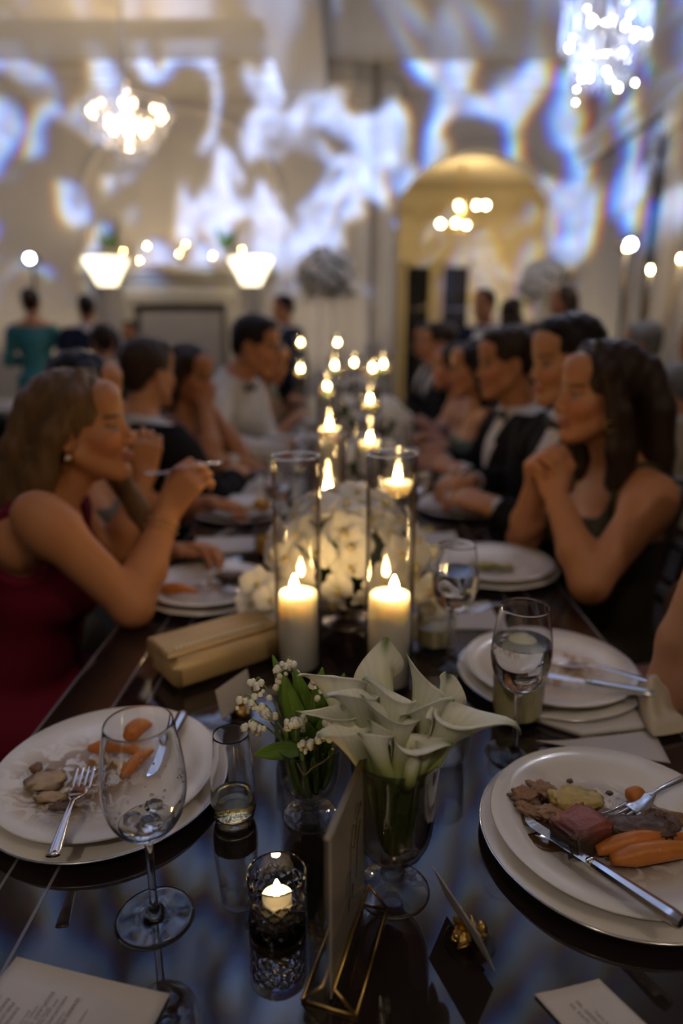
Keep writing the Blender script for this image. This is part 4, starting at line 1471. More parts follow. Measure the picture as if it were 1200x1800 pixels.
LIL = [
    ((0.016, 0.6, 0.901), (-0.013, 0.64, 0.987), (-0.8, 0, 0.6), 0.027, 0.018),
    ((0.045, 0.6, 0.901), (0.025, 0.655, 0.993), (0, 0.2, 0.95), 0.026, 0.012),
    ((0.035, 0.585, 0.912), (0.003, 0.585, 0.997), (-0.7, -0.5, -0.2), 0.017, 0.014),
    ((0.021, 0.585, 0.91), (-0.015, 0.59, 0.973), (-1, -0.1, 0.15), 0.019, 0.018),
    ((0.024, 0.57, 0.916), (-0.004, 0.565, 0.968), (-0.9, -0.3, 0.15), 0.018, 0.014),
    ((0.04, 0.552, 0.926), (0.022, 0.552, 0.969), (-0.5, -0.5, 0.1), 0.012, 0.01),
    ((0.049, 0.55, 0.927), (0.061, 0.555, 0.963), (0.95, -0.2, 0.1), 0.021, 0.02),
    ((0.058, 0.553, 0.926), (0.062, 0.555, 0.947), (0.3, -0.3, 0.9), 0.009, 0.004),
    ((0.068, 0.565, 0.922), (0.113, 0.57, 0.985), (1, -0.1, 0.3), 0.025, 0.038),
    ((0.059, 0.6, 0.902), (0.089, 0.62, 0.988), (-0.65, 0, 0.75), 0.025, 0.02),
    ((0.045, 0.59, 0.908), (0.047, 0.6, 0.99), (-0.8, -0.1, 0.6), 0.021, 0.018),
    ((0.049, 0.57, 0.919), (0.047, 0.575, 0.98), (-0.95, -0.2, 0.35), 0.021, 0.02),
    ((0.068, 0.6, 0.902), (0.111, 0.615, 0.986), (0.3, 0, 0.95), 0.016, 0.012),
    ((0.074, 0.565, 0.922), (0.091, 0.57, 0.96), (0.8, -0.3, 0.3), 0.015, 0.012),
    ((0.03, 0.59, 0.908), (0.016, 0.595, 0.981), (-0.5, -0.2, 0.8), 0.017, 0.012),
    ((0.032, 0.56, 0.921), (0.03, 0.565, 0.97), (-0.3, -0.2, 0.9), 0.011, 0.008),
    ((0.063, 0.58, 0.912), (0.073, 0.59, 0.984), (0.5, -0.2, 0.8), 0.02, 0.016),
    ((0.064, 0.56, 0.923), (0.074, 0.562, 0.956), (0.5, -0.2, 0.7), 0.01, 0.007),
]
LIL_LAB = ['calla lily at the upper left, its tip pointing left towards the pillar candle', 'tallest calla lily with a broad upright petal', 'small curled calla lily with a drooping tip, upper left',
           'calla lily with its petal stretched left over the lily-of-the-valley', 'calla lily with a wide mouth at the lower left of the bunch', 'small rolled calla lily low in the middle above the sign',
           'open calla lily low in front with its tip pointing right', 'closed calla lily bud at the vase rim', 'longest calla lily reaching far right with a green tip', 'calla lily at the top right with its tip curling left',
           'cream calla lily in the middle of the back row', 'open calla lily in the centre with a green tip to the left', 'small calla lily standing behind the longest one', 'green-tinged calla lily low on the right',
           'calla lily half hidden between the left-hand ones', 'slim young calla lily in front, left of the closed bud', 'calla lily standing up behind the open front ones', 'slim young calla lily in front, right of the closed bud']


def calla(base, mouth, tip, R, tl, label, seed):
    base, mouth, tip = np.array(base), np.array(mouth), np.array(tip, float)
    R, tl = R * 0.86, tl * 0.9
    ax = mouth - base
    Lm = np.linalg.norm(ax)
    zv = ax / Lm
    base = base - zv * 0.024
    L = Lm + 0.024
    xv = tip - zv * np.dot(tip, zv)
    xv /= np.linalg.norm(xv)
    yv = np.cross(zv, xv)
    nt_, na = 30, 44
    rg = random.Random(seed)
    ph = rg.uniform(0, 6)
    V, C = [], []
    lo = np.array((0.15, 0.27, 0.035))
    mid = np.array((0.52, 0.56, 0.20))
    hi = np.array((0.93, 0.92, 0.80))
    bend = xv * rg.uniform(-0.004, 0.010) + yv * rg.uniform(-0.006, 0.006)
    for i in range(nt_ + 1):
        t = i / nt_
        for j in range(na + 1):
            a = -1 + 2 * j / na
            phi = a * PI * 1.16
            back = math.exp(-(a / 0.45) ** 2)
            hr = 0.86 + 0.16 * back - 0.10 * abs(a) ** 3
            z = L * t * hr
            r = 0.0058 + (R * 0.92 - 0.0058) * (0.42 * t + 0.58 * t ** 3.2)
            r *= 1 + 0.14 * a * (0.25 + 0.75 * t)
            q = max(0, (t - 0.76) / 0.24)
            lipw = 0.55 + 0.30 * math.sin(phi + ph) + 0.25 * math.sin(2 * phi + 2 * ph)
            r += R * 0.42 * q ** 2 * max(0.1, lipw)
            z -= R * 0.75 * q ** 3 * max(0.0, lipw) * (1 - 0.6 * back)
            tp = math.exp(-(a / 0.16) ** 2) * max(0, (t - 0.55) / 0.45) ** 2
            x = r * math.cos(phi) + tl * 0.9 * tp
            y = r * math.sin(phi) * (1 - 0.35 * tp)
            z += tl * 0.7 * tp - tl * 0.55 * tp ** 4 * (1 if seed % 2 else -0.2)
            p = base + xv * x + yv * y + zv * z + bend * math.sin(PI * t)
            V.append(p)
            g0, g1 = 0.52, 0.90
            w = min(1, t / g0)
            c = lo * (1 - w) + mid * w if t < g0 else mid + (hi - mid) * min(1, (t - g0) / (g1 - g0)) ** 0.8
            c = c + (lo - c) * min(0.9, 1.4 * math.exp(-(a / 0.07) ** 2) * max(0, (t - 0.88) / 0.12))
            c = c * (0.96 + 0.04 * math.cos(phi * 16)) * (1 - 0.10 * math.exp(-(a / 0.02) ** 2))
            C.append(c)
    W = na + 1
    F = [(i * W + j, (i + 1) * W + j, (i + 1) * W + j + 1, i * W + j + 1) for i in range(nt_) for j in range(na)]
    V = np.array(V) - base
    root = thing('calla_lily', label, 'flower', base, group='calla lilies in the smoky goblet')
    sp = mk('spathe', (V, F), M_PETAL, root, col=np.array(C))
    so = sp.modifiers.new('thickness', 'SOLIDIFY')
    so.thickness = 0.0007
    so.offset = 0
    if R > 0.012:
        mk('spadix', tube([zv * L * 0.25, zv * L * 0.5 + xv * 0.001, zv * L * 0.74 + xv * 0.003], [0.003, 0.0032, 0.0018], 10), mat('yellow_spadix', (0.62, 0.42, 0.06), 0.6, var=0.2, vscale=200, bump=0.4, bscale=400), root)
    foot = np.array([0.046 + (base[0] - 0.046) * 0.35 + rg.uniform(-0.006, 0.006), 0.582 + (base[1] - 0.582) * 0.3 + rg.uniform(-0.006, 0.006), 0.76 + 0.058]) - base
    midp = np.array([foot[0] * 0.45, foot[1] * 0.45, foot[2] * 0.5]) * np.array([1.0, 1.0, 1.0])
    mk('stem', tube(catmull([foot, midp, zv * 0.002, zv * 0.012], 6), [0.0045, 0.0048, 0.0052, 0.0054], 10), M_STEM, root)
    return root


for k, ((b, m_, tp, R, tl), lb) in enumerate(zip(LIL, LIL_LAB)):
    calla(b, m_, tp, R, tl, lb, k + 1)


# ------------------------------------------------------------------ lily-of-the-valley
def leaf_sheet(base, tip, width, curl=0.0, droop=0.0, c1=(0.10, 0.22, 0.03), c2=(0.24, 0.38, 0.06), nu=18, nv=8, side=None, fold=0.25):
    base, tip = np.array(base, float), np.array(tip, float)
    d = tip - base
    L = np.linalg.norm(d)
    zv = d / L
    s = np.cross(zv, (0, 1, 0)) if side is None else np.array(side, float)
    s = s - zv * np.dot(s, zv)
    s /= np.linalg.norm(s)
    n = np.cross(s, zv)
    V, C = [], []
    for i in range(nu + 1):
        u = i / nu
        w = width * (math.sin(PI * min(1, u * 0.96 + 0.03)) ** 0.75) * (1 - 0.35 * u)
        for j in range(nv + 1):
            v = -1 + 2 * j / nv
            p = base + zv * L * u + s * w * v + n * (curl * math.sin(u * PI) - abs(v) * -fold * w) + np.array([0, 0, -droop * u * u])
            V.append(p)
            g = 0.5 + 0.5 * math.cos(v * 14)
            C.append(np.array(c1) * (1 - 0.55 * u - 0.2 * g) + np.array(c2) * (0.55 * u + 0.2 * g))
    W = nv + 1
    F = [(i * W + j, (i + 1) * W + j, (i + 1) * W + j + 1, i * W + j + 1) for i in range(nu) for j in range(nv)]
    return np.array(V), F, np.array(C)


def leaf_part(name, parent, *a, **k):
    V, F, C = leaf_sheet(*a, **k)
    o = mk(name, (V, F), M_LEAF, parent, col=C)
    so = o.modifiers.new('thickness', 'SOLIDIFY')
    so.thickness = 0.0006
    return o


lv = thing('lily_of_the_valley', 'posy of lily-of-the-valley with white bells and broad green leaves', 'flowers', (-0.045, 0.693, TZ))
LVZ = 0.045


def lvp(x, y, z):       # world to local of the posy
    return (x + 0.045, y - 0.693, z - TZ)


# bells
BELL = lathe([(0, 0.0062), (0.0020, 0.0060), (0.0040, 0.0040), (0.0043, 0.0018), (0.0038, 0.0002), (0.0047, -0.0010), (0.0041, -0.0006), (0.0034, 0.0008), (0.0036, 0.002), (0.0, 0.0050)], 14, 0)
BELL_ME = mesh_data('bell', *BELL)
BELL_ME.materials.append(mat('white_bell_petal', (0.80, 0.77, 0.66), 0.45, var=0.05, vscale=60))
sprigs = [((-0.100, 0.700, 0.935), 1), ((-0.092, 0.685, 0.910), 1), ((-0.080, 0.715, 0.945), -1), ((-0.052, 0.675, 0.905), 1), ((-0.035, 0.690, 0.945), -1), ((-0.068, 0.72, 0.950), 1),
          ((-0.020, 0.67, 0.905), -1), ((-0.045, 0.655, 0.890), 1), ((-0.012, 0.70, 0.925), -1), ((-0.105, 0.68, 0.895), 1), ((-0.060, 0.66, 0.915), 1), ((-0.112, 0.69, 0.92), 1), ((-0.028, 0.655, 0.90), -1)]
rg = random.Random(21)
for k, (tip, sd) in enumerate(sprigs):
    tip = np.array(lvp(*tip))
    base = np.array([rg.uniform(-0.008, 0.008), rg.uniform(-0.008, 0.008), 0.045])
    midp = (base + tip) / 2 + np.array([0, 0, 0.012])
    path = catmull([base, midp, tip, tip + np.array([sd * -0.006, -0.002, -0.006])], 8)
    sg_ = mk('flower_stem', tube(path, [0.0013, 0.0011, 0.0007], 6), M_STEM, lv)
    nb_ = 10
    for b in range(nb_):
        q = path[int(len(path) * (0.55 + 0.44 * b / nb_))]
        off = np.array([rg.uniform(-0.008, 0.008), rg.uniform(-0.010, 0.001), rg.uniform(-0.009, -0.003)])
        o = mk('bell', BELL_ME, None, sg_, q + off, (rg.uniform(-0.5, 0.5), rg.uniform(-0.5, 0.5), rg.uniform(0, 6)))
        s_ = rg.uniform(0.65, 1.0) * (1.0 if b < nb_ - 2 else 0.65)
        o.scale = (s_, s_, s_)
leaves = [((-0.050, 0.690, 0.83), (-0.073, 0.690, 0.945), 0.016), ((-0.040, 0.695, 0.83), (-0.060, 0.70, 0.948), 0.017), ((-0.045, 0.70, 0.83), (-0.030, 0.71, 0.945), 0.015), ((-0.040, 0.68, 0.83), (-0.012, 0.685, 0.92), 0.015),
          ((-0.050, 0.70, 0.83), (-0.088, 0.72, 0.955), 0.014), ((-0.038, 0.70, 0.83), (-0.005, 0.715, 0.935), 0.014), ((-0.045, 0.685, 0.83), (-0.045, 0.668, 0.90), 0.014)]
for b, tp_, w in leaves:
    leaf_part('leaf', lv, lvp(*b), lvp(*tp_), w, curl=0.006)
leaf_part('leaf', lv, lvp(-0.048, 0.672, 0.862), lvp(-0.104, 0.655, 0.872), 0.012, curl=-0.010, droop=0.004, side=(0.1, 0.5, 0.8), fold=0.1)
# stalks packed in the goblet
for k in range(34):
    a, r = rg.uniform(0, 2 * PI), 0.030 * math.sqrt(rg.uniform(0, 1))
    z1 = 0.096 + rg.uniform(-0.01, 0.02)
    rb = r * 0.55
    mk('stalk', tube(catmull([(rb * math.cos(a + 0.4), rb * math.sin(a + 0.4), 0.037), (r * 0.9 * math.cos(a + 0.2), r * 0.9 * math.sin(a + 0.2), 0.065), (r * math.cos(a), r * math.sin(a), z1)], 5), rg.uniform(0.0016, 0.0042), 7), M_STEM if k % 3 else mat('dark_green_stem', (0.09, 0.17, 0.03), 0.5, var=0.2), lv)
# raffia tie
mk('twine', tube(catmull([(-0.012, -0.030, 0.092), (-0.004, -0.034, 0.080), (0.006, -0.032, 0.088), (0.018, -0.030, 0.094), (0.024, -0.028, 0.099)], 6), 0.0012, 6), mat('raffia_twine', (0.42, 0.32, 0.14), 0.7, var=0.2), lv)

# ------------------------------------------------------------------ orchids


def orchid_mesh(seed, s=0.036):
    rg_ = random.Random(seed)
    parts, cols = [], []
    wht, pk = np.array((0.90, 0.86, 0.80)), np.array((0.66, 0.52, 0.10))

    def petal(ang, L, w, lift, rnd):
        P, C = [], []
        nu, nv = 9, 7
        for i in range(nu + 1):
            u = i / nu
            ww = w * math.sin(PI * (0.10 + 0.88 * u)) ** 0.7
            for j in range(nv + 1):
                v = -1 + 2 * j / nv
                r = L * u
                x, y = r, ww * v
                z = lift * math.sin(u * 2.2) * L - 0.12 * L * v * v + 0.05 * L * math.sin(v * 4 + rnd) * u
                P.append((x * math.cos(ang) - y * math.sin(ang), x * math.sin(ang) + y * math.cos(ang), z))
                C.append(wht * (0.90 + 0.10 * u))
        W = nv + 1
        return (np.array(P), [(i * W + j, (i + 1) * W + j, (i + 1) * W + j + 1, i * W + j + 1) for i in range(nu) for j in range(nv)]), C
    for ang, L, w in ((PI / 2, s, s * 0.42), (PI / 2 + 2.25, s * 0.95, s * 0.40), (PI / 2 - 2.25, s * 0.95, s * 0.40), (0.18, s * 1.05, s * 0.62), (PI - 0.18, s * 1.05, s * 0.62)):
        p, c = petal(ang, L, w, rg_.uniform(0.05, 0.25), rg_.uniform(0, 6))
        parts.append(p)
        cols += c
    V, F = blob((s * 0.16, s * 0.22, s * 0.2), seed, 0.3, 2, 2)
    parts.append((V + np.array([0, -s * 0.14, s * 0.16]), F))
    cols += [pk if v[1] > 0 else np.array((0.75, 0.62, 0.45)) for v in V]
    V, F = join(*parts)
    return V, F, np.array(cols)


OR_ME = []
for k in range(4):
    V, F, C = orchid_mesh(k + 3)
    me = mesh_data('orchid_bloom', V, F, True, C)
    me.materials.append(M_PETAL)
    OR_ME.append(me)


def orchid_bowl(x, y, label, n=40, rad=(0.165, 0.125, 0.135), zc=0.125, seed=1, bowl=True, s=1.0, spill=()):
    t = thing('orchid_arrangement', label, 'flowers', (x, y, TZ))
    rg_ = random.Random(seed)
    if bowl:
        mk('bowl', lathe([(0, 0), (0.045, 0), (0.046, 0.004), (0.018, 0.012), (0.016, 0.022), (0.03, 0.030), (0.055, 0.050), (0.062, 0.078), (0.060, 0.079), (0.052, 0.052), (0, 0.032)], 40, 2), mat('mercury_glass', (0.42, 0.36, 0.30), 0.18, 0.85, var=0.4, vscale=40, bump=0.2, bscale=80), t)
    for k in range(8):
        a = rg_.uniform(0, 2 * PI)
        leaf_part('leaf', t, (0.02 * math.cos(a), 0.02 * math.sin(a), 0.08), (0.14 * math.cos(a), 0.10 * math.sin(a), rg_.uniform(0.09, 0.2)), 0.02, c1=(0.03, 0.07, 0.02), c2=(0.08, 0.15, 0.04), nu=8, nv=4, side=(-math.sin(a), math.cos(a), 0.2))
    V, F = blob((rad[0] * 0.62, rad[1] * 0.62, rad[2] * 0.62), seed, 0.2, 2, 2)
    mk('moss_core', (V + np.array([0, 0, zc]), F), mat('dark_moss', (0.05, 0.075, 0.03), 0.9, var=0.5, vscale=50, bump=0.6, bscale=90), t)
    ga = PI * (3 - math.sqrt(5))
    for k in range(n):
        cz = 1 - 1.55 * (k + 0.5) / n
        rr = math.sqrt(max(0, 1 - cz * cz))
        a = k * ga + rg_.uniform(-0.2, 0.2)
        d = np.array([rr * math.cos(a), rr * math.sin(a), cz])
        p = d * np.array(rad) * rg_.uniform(0.86, 1.04) + np.array([0, 0, zc])
        nd = Vector(d * 1.0 + np.array([rg_.uniform(-.3, .3), rg_.uniform(-.55, .1), rg_.uniform(-.2, .3)])).normalized()
        q = nd.to_track_quat('Z', 'Y')
        o = mk('bloom', OR_ME[k % 4], None, t, p)
        e = (q.to_matrix() @ Matrix.Rotation(rg_.uniform(-0.6, 0.6), 3, 'Z')).to_euler()
        o.rotation_euler = e
        sc = rg_.uniform(0.85, 1.2) * s
        o.scale = (sc, sc, sc)
    for (sx, sy, sz) in spill:
        d = Vector((sx * 0.4, -0.8, 0.5)).normalized()
        o = mk('bloom', OR_ME[rg_.randrange(4)], None, t, (sx, sy, sz), d.to_track_quat('Z', 'Y').to_euler())
        o.scale = (0.95,) * 3
    return t


orchid_bowl(-0.005, 1.25, 'white orchid centrepiece in a mercury glass bowl behind the pillar candles', 64, (0.150, 0.105, 0.135), 0.135, 2,
            spill=((-0.165, -0.05, 0.10), (-0.175, -0.06, 0.065), (-0.15, -0.09, 0.045), (-0.135, -0.09, 0.085), (0.155, -0.06, 0.09), (0.165, -0.04, 0.05), (-0.12, -0.12, 0.03), (0.14, -0.09, 0.03)))
orchid_bowl(0.06, 2.25, 'white orchid centrepiece midway between the floating candles', 34, (0.12, 0.14, 0.11), 0.11, 5)
orchid_bowl(0.15, 3.0, 'white orchid centrepiece to the right of the midway flames', 34, (0.12, 0.14, 0.13), 0.14, 6)
orchid_bowl(-0.02, 3.3, 'leafy white orchid centrepiece below the far row of flames', 24, (0.13, 0.14, 0.12), 0.14, 8)
orchid_bowl(0.05, 4.6, 'white orchid centrepiece farthest along the table', 30, (0.16, 0.2, 0.14), 0.14, 9)


# tall flower stands further back
def tall_flowers(x, y, top, R, label, seed):
    t = thing('tall_flower_stand', label, 'flowers', (x, y, 0))
    h = top
    mk('foot', lathe([(0, 0), (0.17, 0), (0.17, 0.012), (0.03, 0.02), (0, 0.02)], 28), M_BRASS, t, auto=40)
    for dx in (-0.06, 0.06):
        mk('acrylic_post', tube([(dx, 0, 0.018), (dx, 0, h - R * 0.7)], 0.022, 10), thin_glass('clear_acrylic', (0.94, 0.94, 0.93), 1.5, 0.06), t)
    V, F = blob((R * 0.7, R * 0.7, R * 0.62), seed, 0.25, 2, 3)
    mk('foliage_core', (V + np.array([0, 0, h]), F), mat('dark_moss', (0.05, 0.075, 0.03), 0.9), t)
    rg_ = random.Random(seed)
    ga = PI * (3 - math.sqrt(5))
    n = 60
    for k in range(n):
        cz = 1 - 1.8 * (k + 0.5) / n
        rr = math.sqrt(max(0, 1 - cz * cz))
        a = k * ga
        d = np.array([rr * math.cos(a), rr * math.sin(a), cz])
        o = mk('bloom', OR_ME[k % 4], None, t, d * R * rg_.uniform(0.8, 1.05) + np.array([0, 0, h]))
        o.rotation_euler = Vector(d).to_track_quat('Z', 'Y').to_euler()
        sc = rg_.uniform(1.3, 2.0)
        o.scale = (sc, sc, sc)
    for k in range(10):
        a = rg_.uniform(0, 2 * PI)
        e = rg_.uniform(-0.6, 0.9)
        d = np.array([math.cos(a) * math.cos(e), math.sin(a) * math.cos(e), math.sin(e)])
        leaf_part('leaf', t, d * R * 0.6 + np.array([0, 0, h]), d * R * 1.25 + np.array([0, 0, h]), 0.035, c1=(0.03, 0.06, 0.02), c2=(0.07, 0.12, 0.04), nu=8, nv=4)
    return t


tall_flowers(-0.22, 6.55, 1.78, 0.27, 'tall white flower ball on clear posts between fireplace and pilasters', 3)
tall_flowers(1.78, 6.6, 1.72, 0.22, 'tall white flower ball on clear posts in front of the pale curtain', 4)

# ================================================================== PEOPLE
# bodies are grown as one continuous surface from a distance field


class Field:
    def __init__(self):
        self.p = []

    def cap(self, a, b, ra, rb=None, k=0.02, op='add'):
        a, b = np.array(a, float), np.array(b, float)
        rb = ra if rb is None else rb
        r = max(ra, rb)
        self.p.append(('cap', np.minimum(a, b) - r, np.maximum(a, b) + r, (a, b, ra, rb), k, op))
        return self

    def chain(self, pts, rads, k=0.015):
        for i in range(len(pts) - 1):
            self.cap(pts[i], pts[i + 1], rads[i], rads[i + 1], k)
        return self

    def ell(self, c, r, R=None, k=0.02, op='add'):
        c, r = np.array(c, float), np.array(r, float)
        m = r.max() if R is not None else r
        self.p.append(('ell', c - m, c + m, (c, r, None if R is None else np.array(R, float)), k, op))
        return self

    def add(self, other):
        self.p += other.p
        return self


def _dist(kind, arg, X, Y, Z):
    if kind == 'cap':
        a, b, ra, rb = arg
        ba = b - a
        L2 = float(ba @ ba) + 1e-12
        x, y, z = X - a[0], Y - a[1], Z - a[2]
        h = np.clip((x * ba[0] + y * ba[1] + z * ba[2]) / L2, 0, 1)
        return np.sqrt((x - ba[0] * h) ** 2 + (y - ba[1] * h) ** 2 + (z - ba[2] * h) ** 2) - (ra + (rb - ra) * h)
    c, r, R = arg
    x, y, z = X - c[0], Y - c[1], Z - c[2]
    if R is not None:
        x, y, z = (R[0, 0] * x + R[1, 0] * y + R[2, 0] * z, R[0, 1] * x + R[1, 1] * y + R[2, 1] * z, R[0, 2] * x + R[1, 2] * y + R[2, 2] * z)
    k0 = np.sqrt((x / r[0]) ** 2 + (y / r[1]) ** 2 + (z / r[2]) ** 2)
    k1 = np.sqrt((x / r[0] ** 2) ** 2 + (y / r[1] ** 2) ** 2 + (z / r[2] ** 2) ** 2) + 1e-9
    return k0 * (k0 - 1.0) / k1


def grow(field, h, off=0.0, cut=None, noisefn=None, clip=None):
    """distance field -> closed quad mesh (surface nets). off inflates; cut(X,Y,Z)->distance of what to keep"""
    pad = abs(off) + 0.03
    adds = [q for q in field.p if q[5] == 'add']
    lo = np.min([q[1] for q in adds], axis=0) - pad - 2 * h
    hi = np.max([q[2] for q in adds], axis=0) + pad + 2 * h
    if clip is not None:
        lo = np.maximum(lo, np.array(clip[0]))
        hi = np.minimum(hi, np.array(clip[1]))
    n = np.ceil((hi - lo) / h).astype(int) + 1
    D = np.full(n, 0.2, dtype=np.float32)
    xs = [(lo[i] + h * np.arange(n[i])).astype(np.float32) for i in range(3)]
    for kind, bl, bh, arg, k, op in field.p:
        m = pad + k
        i0 = np.maximum(np.floor((bl - m - lo) / h).astype(int), 0)
        i1 = np.minimum(np.ceil((bh + m - lo) / h).astype(int) + 1, n)
        if np.any(i1 <= i0):
            continue
        sl = tuple(slice(i0[i], i1[i]) for i in range(3))
        X = xs[0][sl[0]][:, None, None]
        Y = xs[1][sl[1]][None, :, None]
        Z = xs[2][sl[2]][None, None, :]
        d = _dist(kind, arg, X, Y, Z).astype(np.float32)
        a = D[sl]
        if op == 'add':
            hh = np.clip(0.5 + 0.5 * (a - d) / k, 0, 1)
            D[sl] = a + (d - a) * hh - k * hh * (1 - hh)
        else:
            d = -d
            hh = np.clip(0.5 - 0.5 * (a - d) / k, 0, 1)
            D[sl] = a + (d - a) * hh + k * hh * (1 - hh)
    if off:
        D -= off
    if cut is not None or noisefn is not None:
        X, Y, Z = xs[0][:, None, None], xs[1][None, :, None], xs[2][None, None, :]
        if noisefn is not None:
            D += noisefn(X, Y, Z)
        if cut is not None:
            D = np.maximum(D, cut(X, Y, Z))
    D[0] = D[-1] = 0.1
    D[:, 0] = D[:, -1] = 0.1
    D[:, :, 0] = D[:, :, -1] = 0.1
    return nets(D, lo, h)


def nets(D, lo, h):
    S = D < 0
    nx, ny, nz = D.shape
    c = np.zeros((nx - 1, ny - 1, nz - 1), np.int8)
    for dx in (0, 1):
        for dy in (0, 1):
            for dz in (0, 1):
                c += S[dx:nx - 1 + dx, dy:ny - 1 + dy, dz:nz - 1 + dz]
    act = (c > 0) & (c < 8)
    I = np.argwhere(act)
    if len(I) == 0:
        return np.zeros((0, 3)), np.zeros((0, 4), int)
    idx = np.full(act.shape, -1, np.int32)
    idx[act] = np.arange(len(I))
    acc = np.zeros((len(I), 3), np.float32)
    cnt = np.zeros(len(I), np.float32)
    corners = [(a, b, e) for a in (0, 1) for b in (0, 1) for e in (0, 1)]
    for a in corners:
        for ax in range(3):
            if a[ax] == 1:
                continue
            b = list(a)
            b[ax] = 1
            va = D[I[:, 0] + a[0], I[:, 1] + a[1], I[:, 2] + a[2]]
            vb = D[I[:, 0] + b[0], I[:, 1] + b[1], I[:, 2] + b[2]]
            x = (va < 0) != (vb < 0)
            t = np.where(x, va / (va - vb + 1e-12), 0)
            p = np.tile(np.array(a, np.float32), (len(I), 1))
            p[:, ax] += t
            acc[x] += p[x]
            cnt[x] += 1
    V = (I + acc / cnt[:, None]) * h + lo
    F = []
    for ax in range(3):
        o1, o2 = (ax + 1) % 3, (ax + 2) % 3
        sa = [slice(None)] * 3
        sb = [slice(None)] * 3
        sa[ax], sb[ax] = slice(0, -1), slice(1, None)
        E = S[tuple(sa)] != S[tuple(sb)]
        q = np.argwhere(E)
        q = q[(q[:, o1] > 0) & (q[:, o2] > 0) & (q[:, o1] < D.shape[o1] - 1) & (q[:, o2] < D.shape[o2] - 1)]
        if len(q) == 0:
            continue
        ins = S[q[:, 0], q[:, 1], q[:, 2]]

        def cell(d1, d2):
            r = q.copy()
            r[:, o1] += d1
            r[:, o2] += d2
            return idx[r[:, 0], r[:, 1], r[:, 2]]
        f = np.stack([cell(-1, -1), cell(0, -1), cell(0, 0), cell(-1, 0)], 1)
        f[~ins] = f[~ins][:, ::-1]
        F.append(f)
    F = np.vstack(F)
    F = F[(F >= 0).all(1)]
    return V, F


def rotz(a):
    c, s = math.cos(a), math.sin(a)
    return np.array([[c, -s, 0], [s, c, 0], [0, 0, 1.0]])


def rotx(a):
    c, s = math.cos(a), math.sin(a)
    return np.array([[1.0, 0, 0], [0, c, -s], [0, s, c]])


def roty(a):
    c, s = math.cos(a), math.sin(a)
    return np.array([[c, 0, s], [0, 1.0, 0], [-s, 0, c]])


def head_field(f, c, R, s=1.0, male=False):
    """head at centre c (between the ears), local +y is the face"""
    def T(p):
        return np.asarray(c) + R @ (np.array(p) * s)

    def E(p, r, k=0.015, op='add'):
        f.ell(T(p), np.array(r) * s, R, k * s, op)

    def C(a, b, ra, rb, k=0.012, op='add'):
        f.cap(T(a), T(b), ra * s, rb * s, k * s, op)
    E((0, -0.014, 0.036), (0.073, 0.094, 0.086))
    E((0, 0.030, -0.030), (0.058, 0.062, 0.084), 0.02)
    j = 1.12 if male else 1.0
    for x in (-1, 1):
        C((x * 0.055 * j, 0.002, -0.048), (x * 0.020 * j, 0.066, -0.097), 0.017, 0.015, 0.025)
        E((x * 0.036, 0.060, -0.026), (0.025, 0.026, 0.024), 0.02)
    E((0, 0.074, -0.099), (0.022 * j, 0.020, 0.017), 0.02)
    C((-0.030, 0.079, 0.024), (0.030, 0.079, 0.024), 0.010, 0.010, 0.02)
    E((0, 0.066, 0.062), (0.052, 0.030, 0.040), 0.02)
    for x in (-1, 1):
        E((x * 0.031, 0.101, 0.001), (0.017, 0.016, 0.011), 0.012, 'sub')
        E((x * 0.031, 0.0745, -0.001), (0.0125, 0.0125, 0.0125), 0.004)
    C((0, 0.086, 0.014), (0, 0.1085, -0.027), 0.0062, 0.0082, 0.012)
    for x in (-1, 1):
        E((x * 0.0105, 0.100, -0.033), (0.0066, 0.009, 0.0058), 0.008)
    E((0, 0.0945, -0.060), (0.021, 0.0105, 0.0058), 0.006)
    E((0, 0.0925, -0.0705), (0.018, 0.0105, 0.0066), 0.006)
    for x in (-1, 1):
        E((x * 0.0765, -0.010, -0.008), (0.008, 0.019, 0.031), 0.006)
        E((x * 0.081, -0.004, -0.006), (0.006, 0.010, 0.018), 0.005, 'sub')


def head_color(V, c, R, s, skin, brow, lip):
    q = (V - np.asarray(c)) @ R / s
    x, y, z = np.abs(q[:, 0]), q[:, 1], q[:, 2]
    col = np.tile(np.array(skin, float), (len(V), 1))
    front = (y > 0.03) & (np.linalg.norm(q, axis=1) < 0.16)

    def blend(mask, c2, a):
        col[mask] = col[mask] * (1 - a) + np.array(c2) * a
    blend(front & (np.hypot(x - 0.042, (z + 0.03)) < 0.026), (skin[0] * 1.05, skin[1] * 0.72, skin[2] * 0.66), 0.45)
    blend(front & (y > 0.075) & (x < 0.0215) & (z < -0.0535) & (z > -0.078), lip, 0.8)
    blend(front & (y > 0.066) & (x > 0.010) & (x < 0.050) & (np.abs(z - (0.0265 - 2.2 * (x - 0.032) ** 2)) < 0.0042), brow, 0.75)
    ex, ez = x - 0.031, z + 0.000
    e = front & (y > 0.068) & (np.abs(ex) < 0.0125) & (np.abs(ez) < 0.0058)
    blend(e, (0.26, 0.20, 0.17), 0.8)
    blend(e & (np.hypot(ex, ez) < 0.0055), (0.03, 0.018, 0.012), 1.0)
    blend(front & (y > 0.066) & (np.abs(ex) < 0.0145) & (np.abs(ez - 0.0065) < 0.0026), brow, 0.85)
    return col


def ik(sh, wr, l1, l2, pole):
    sh, wr, pole = np.array(sh, float), np.array(wr, float), np.array(pole, float)
    d = wr - sh
    D = min(np.linalg.norm(d), (l1 + l2) * 0.995)
    u = d / (np.linalg.norm(d) + 1e-9)
    a = (l1 * l1 - l2 * l2 + D * D) / (2 * D)
    hgt = math.sqrt(max(0, l1 * l1 - a * a))
    p = pole - u * (pole @ u)
    p /= np.linalg.norm(p) + 1e-9
    return sh + u * a + p * hgt, sh + u * D


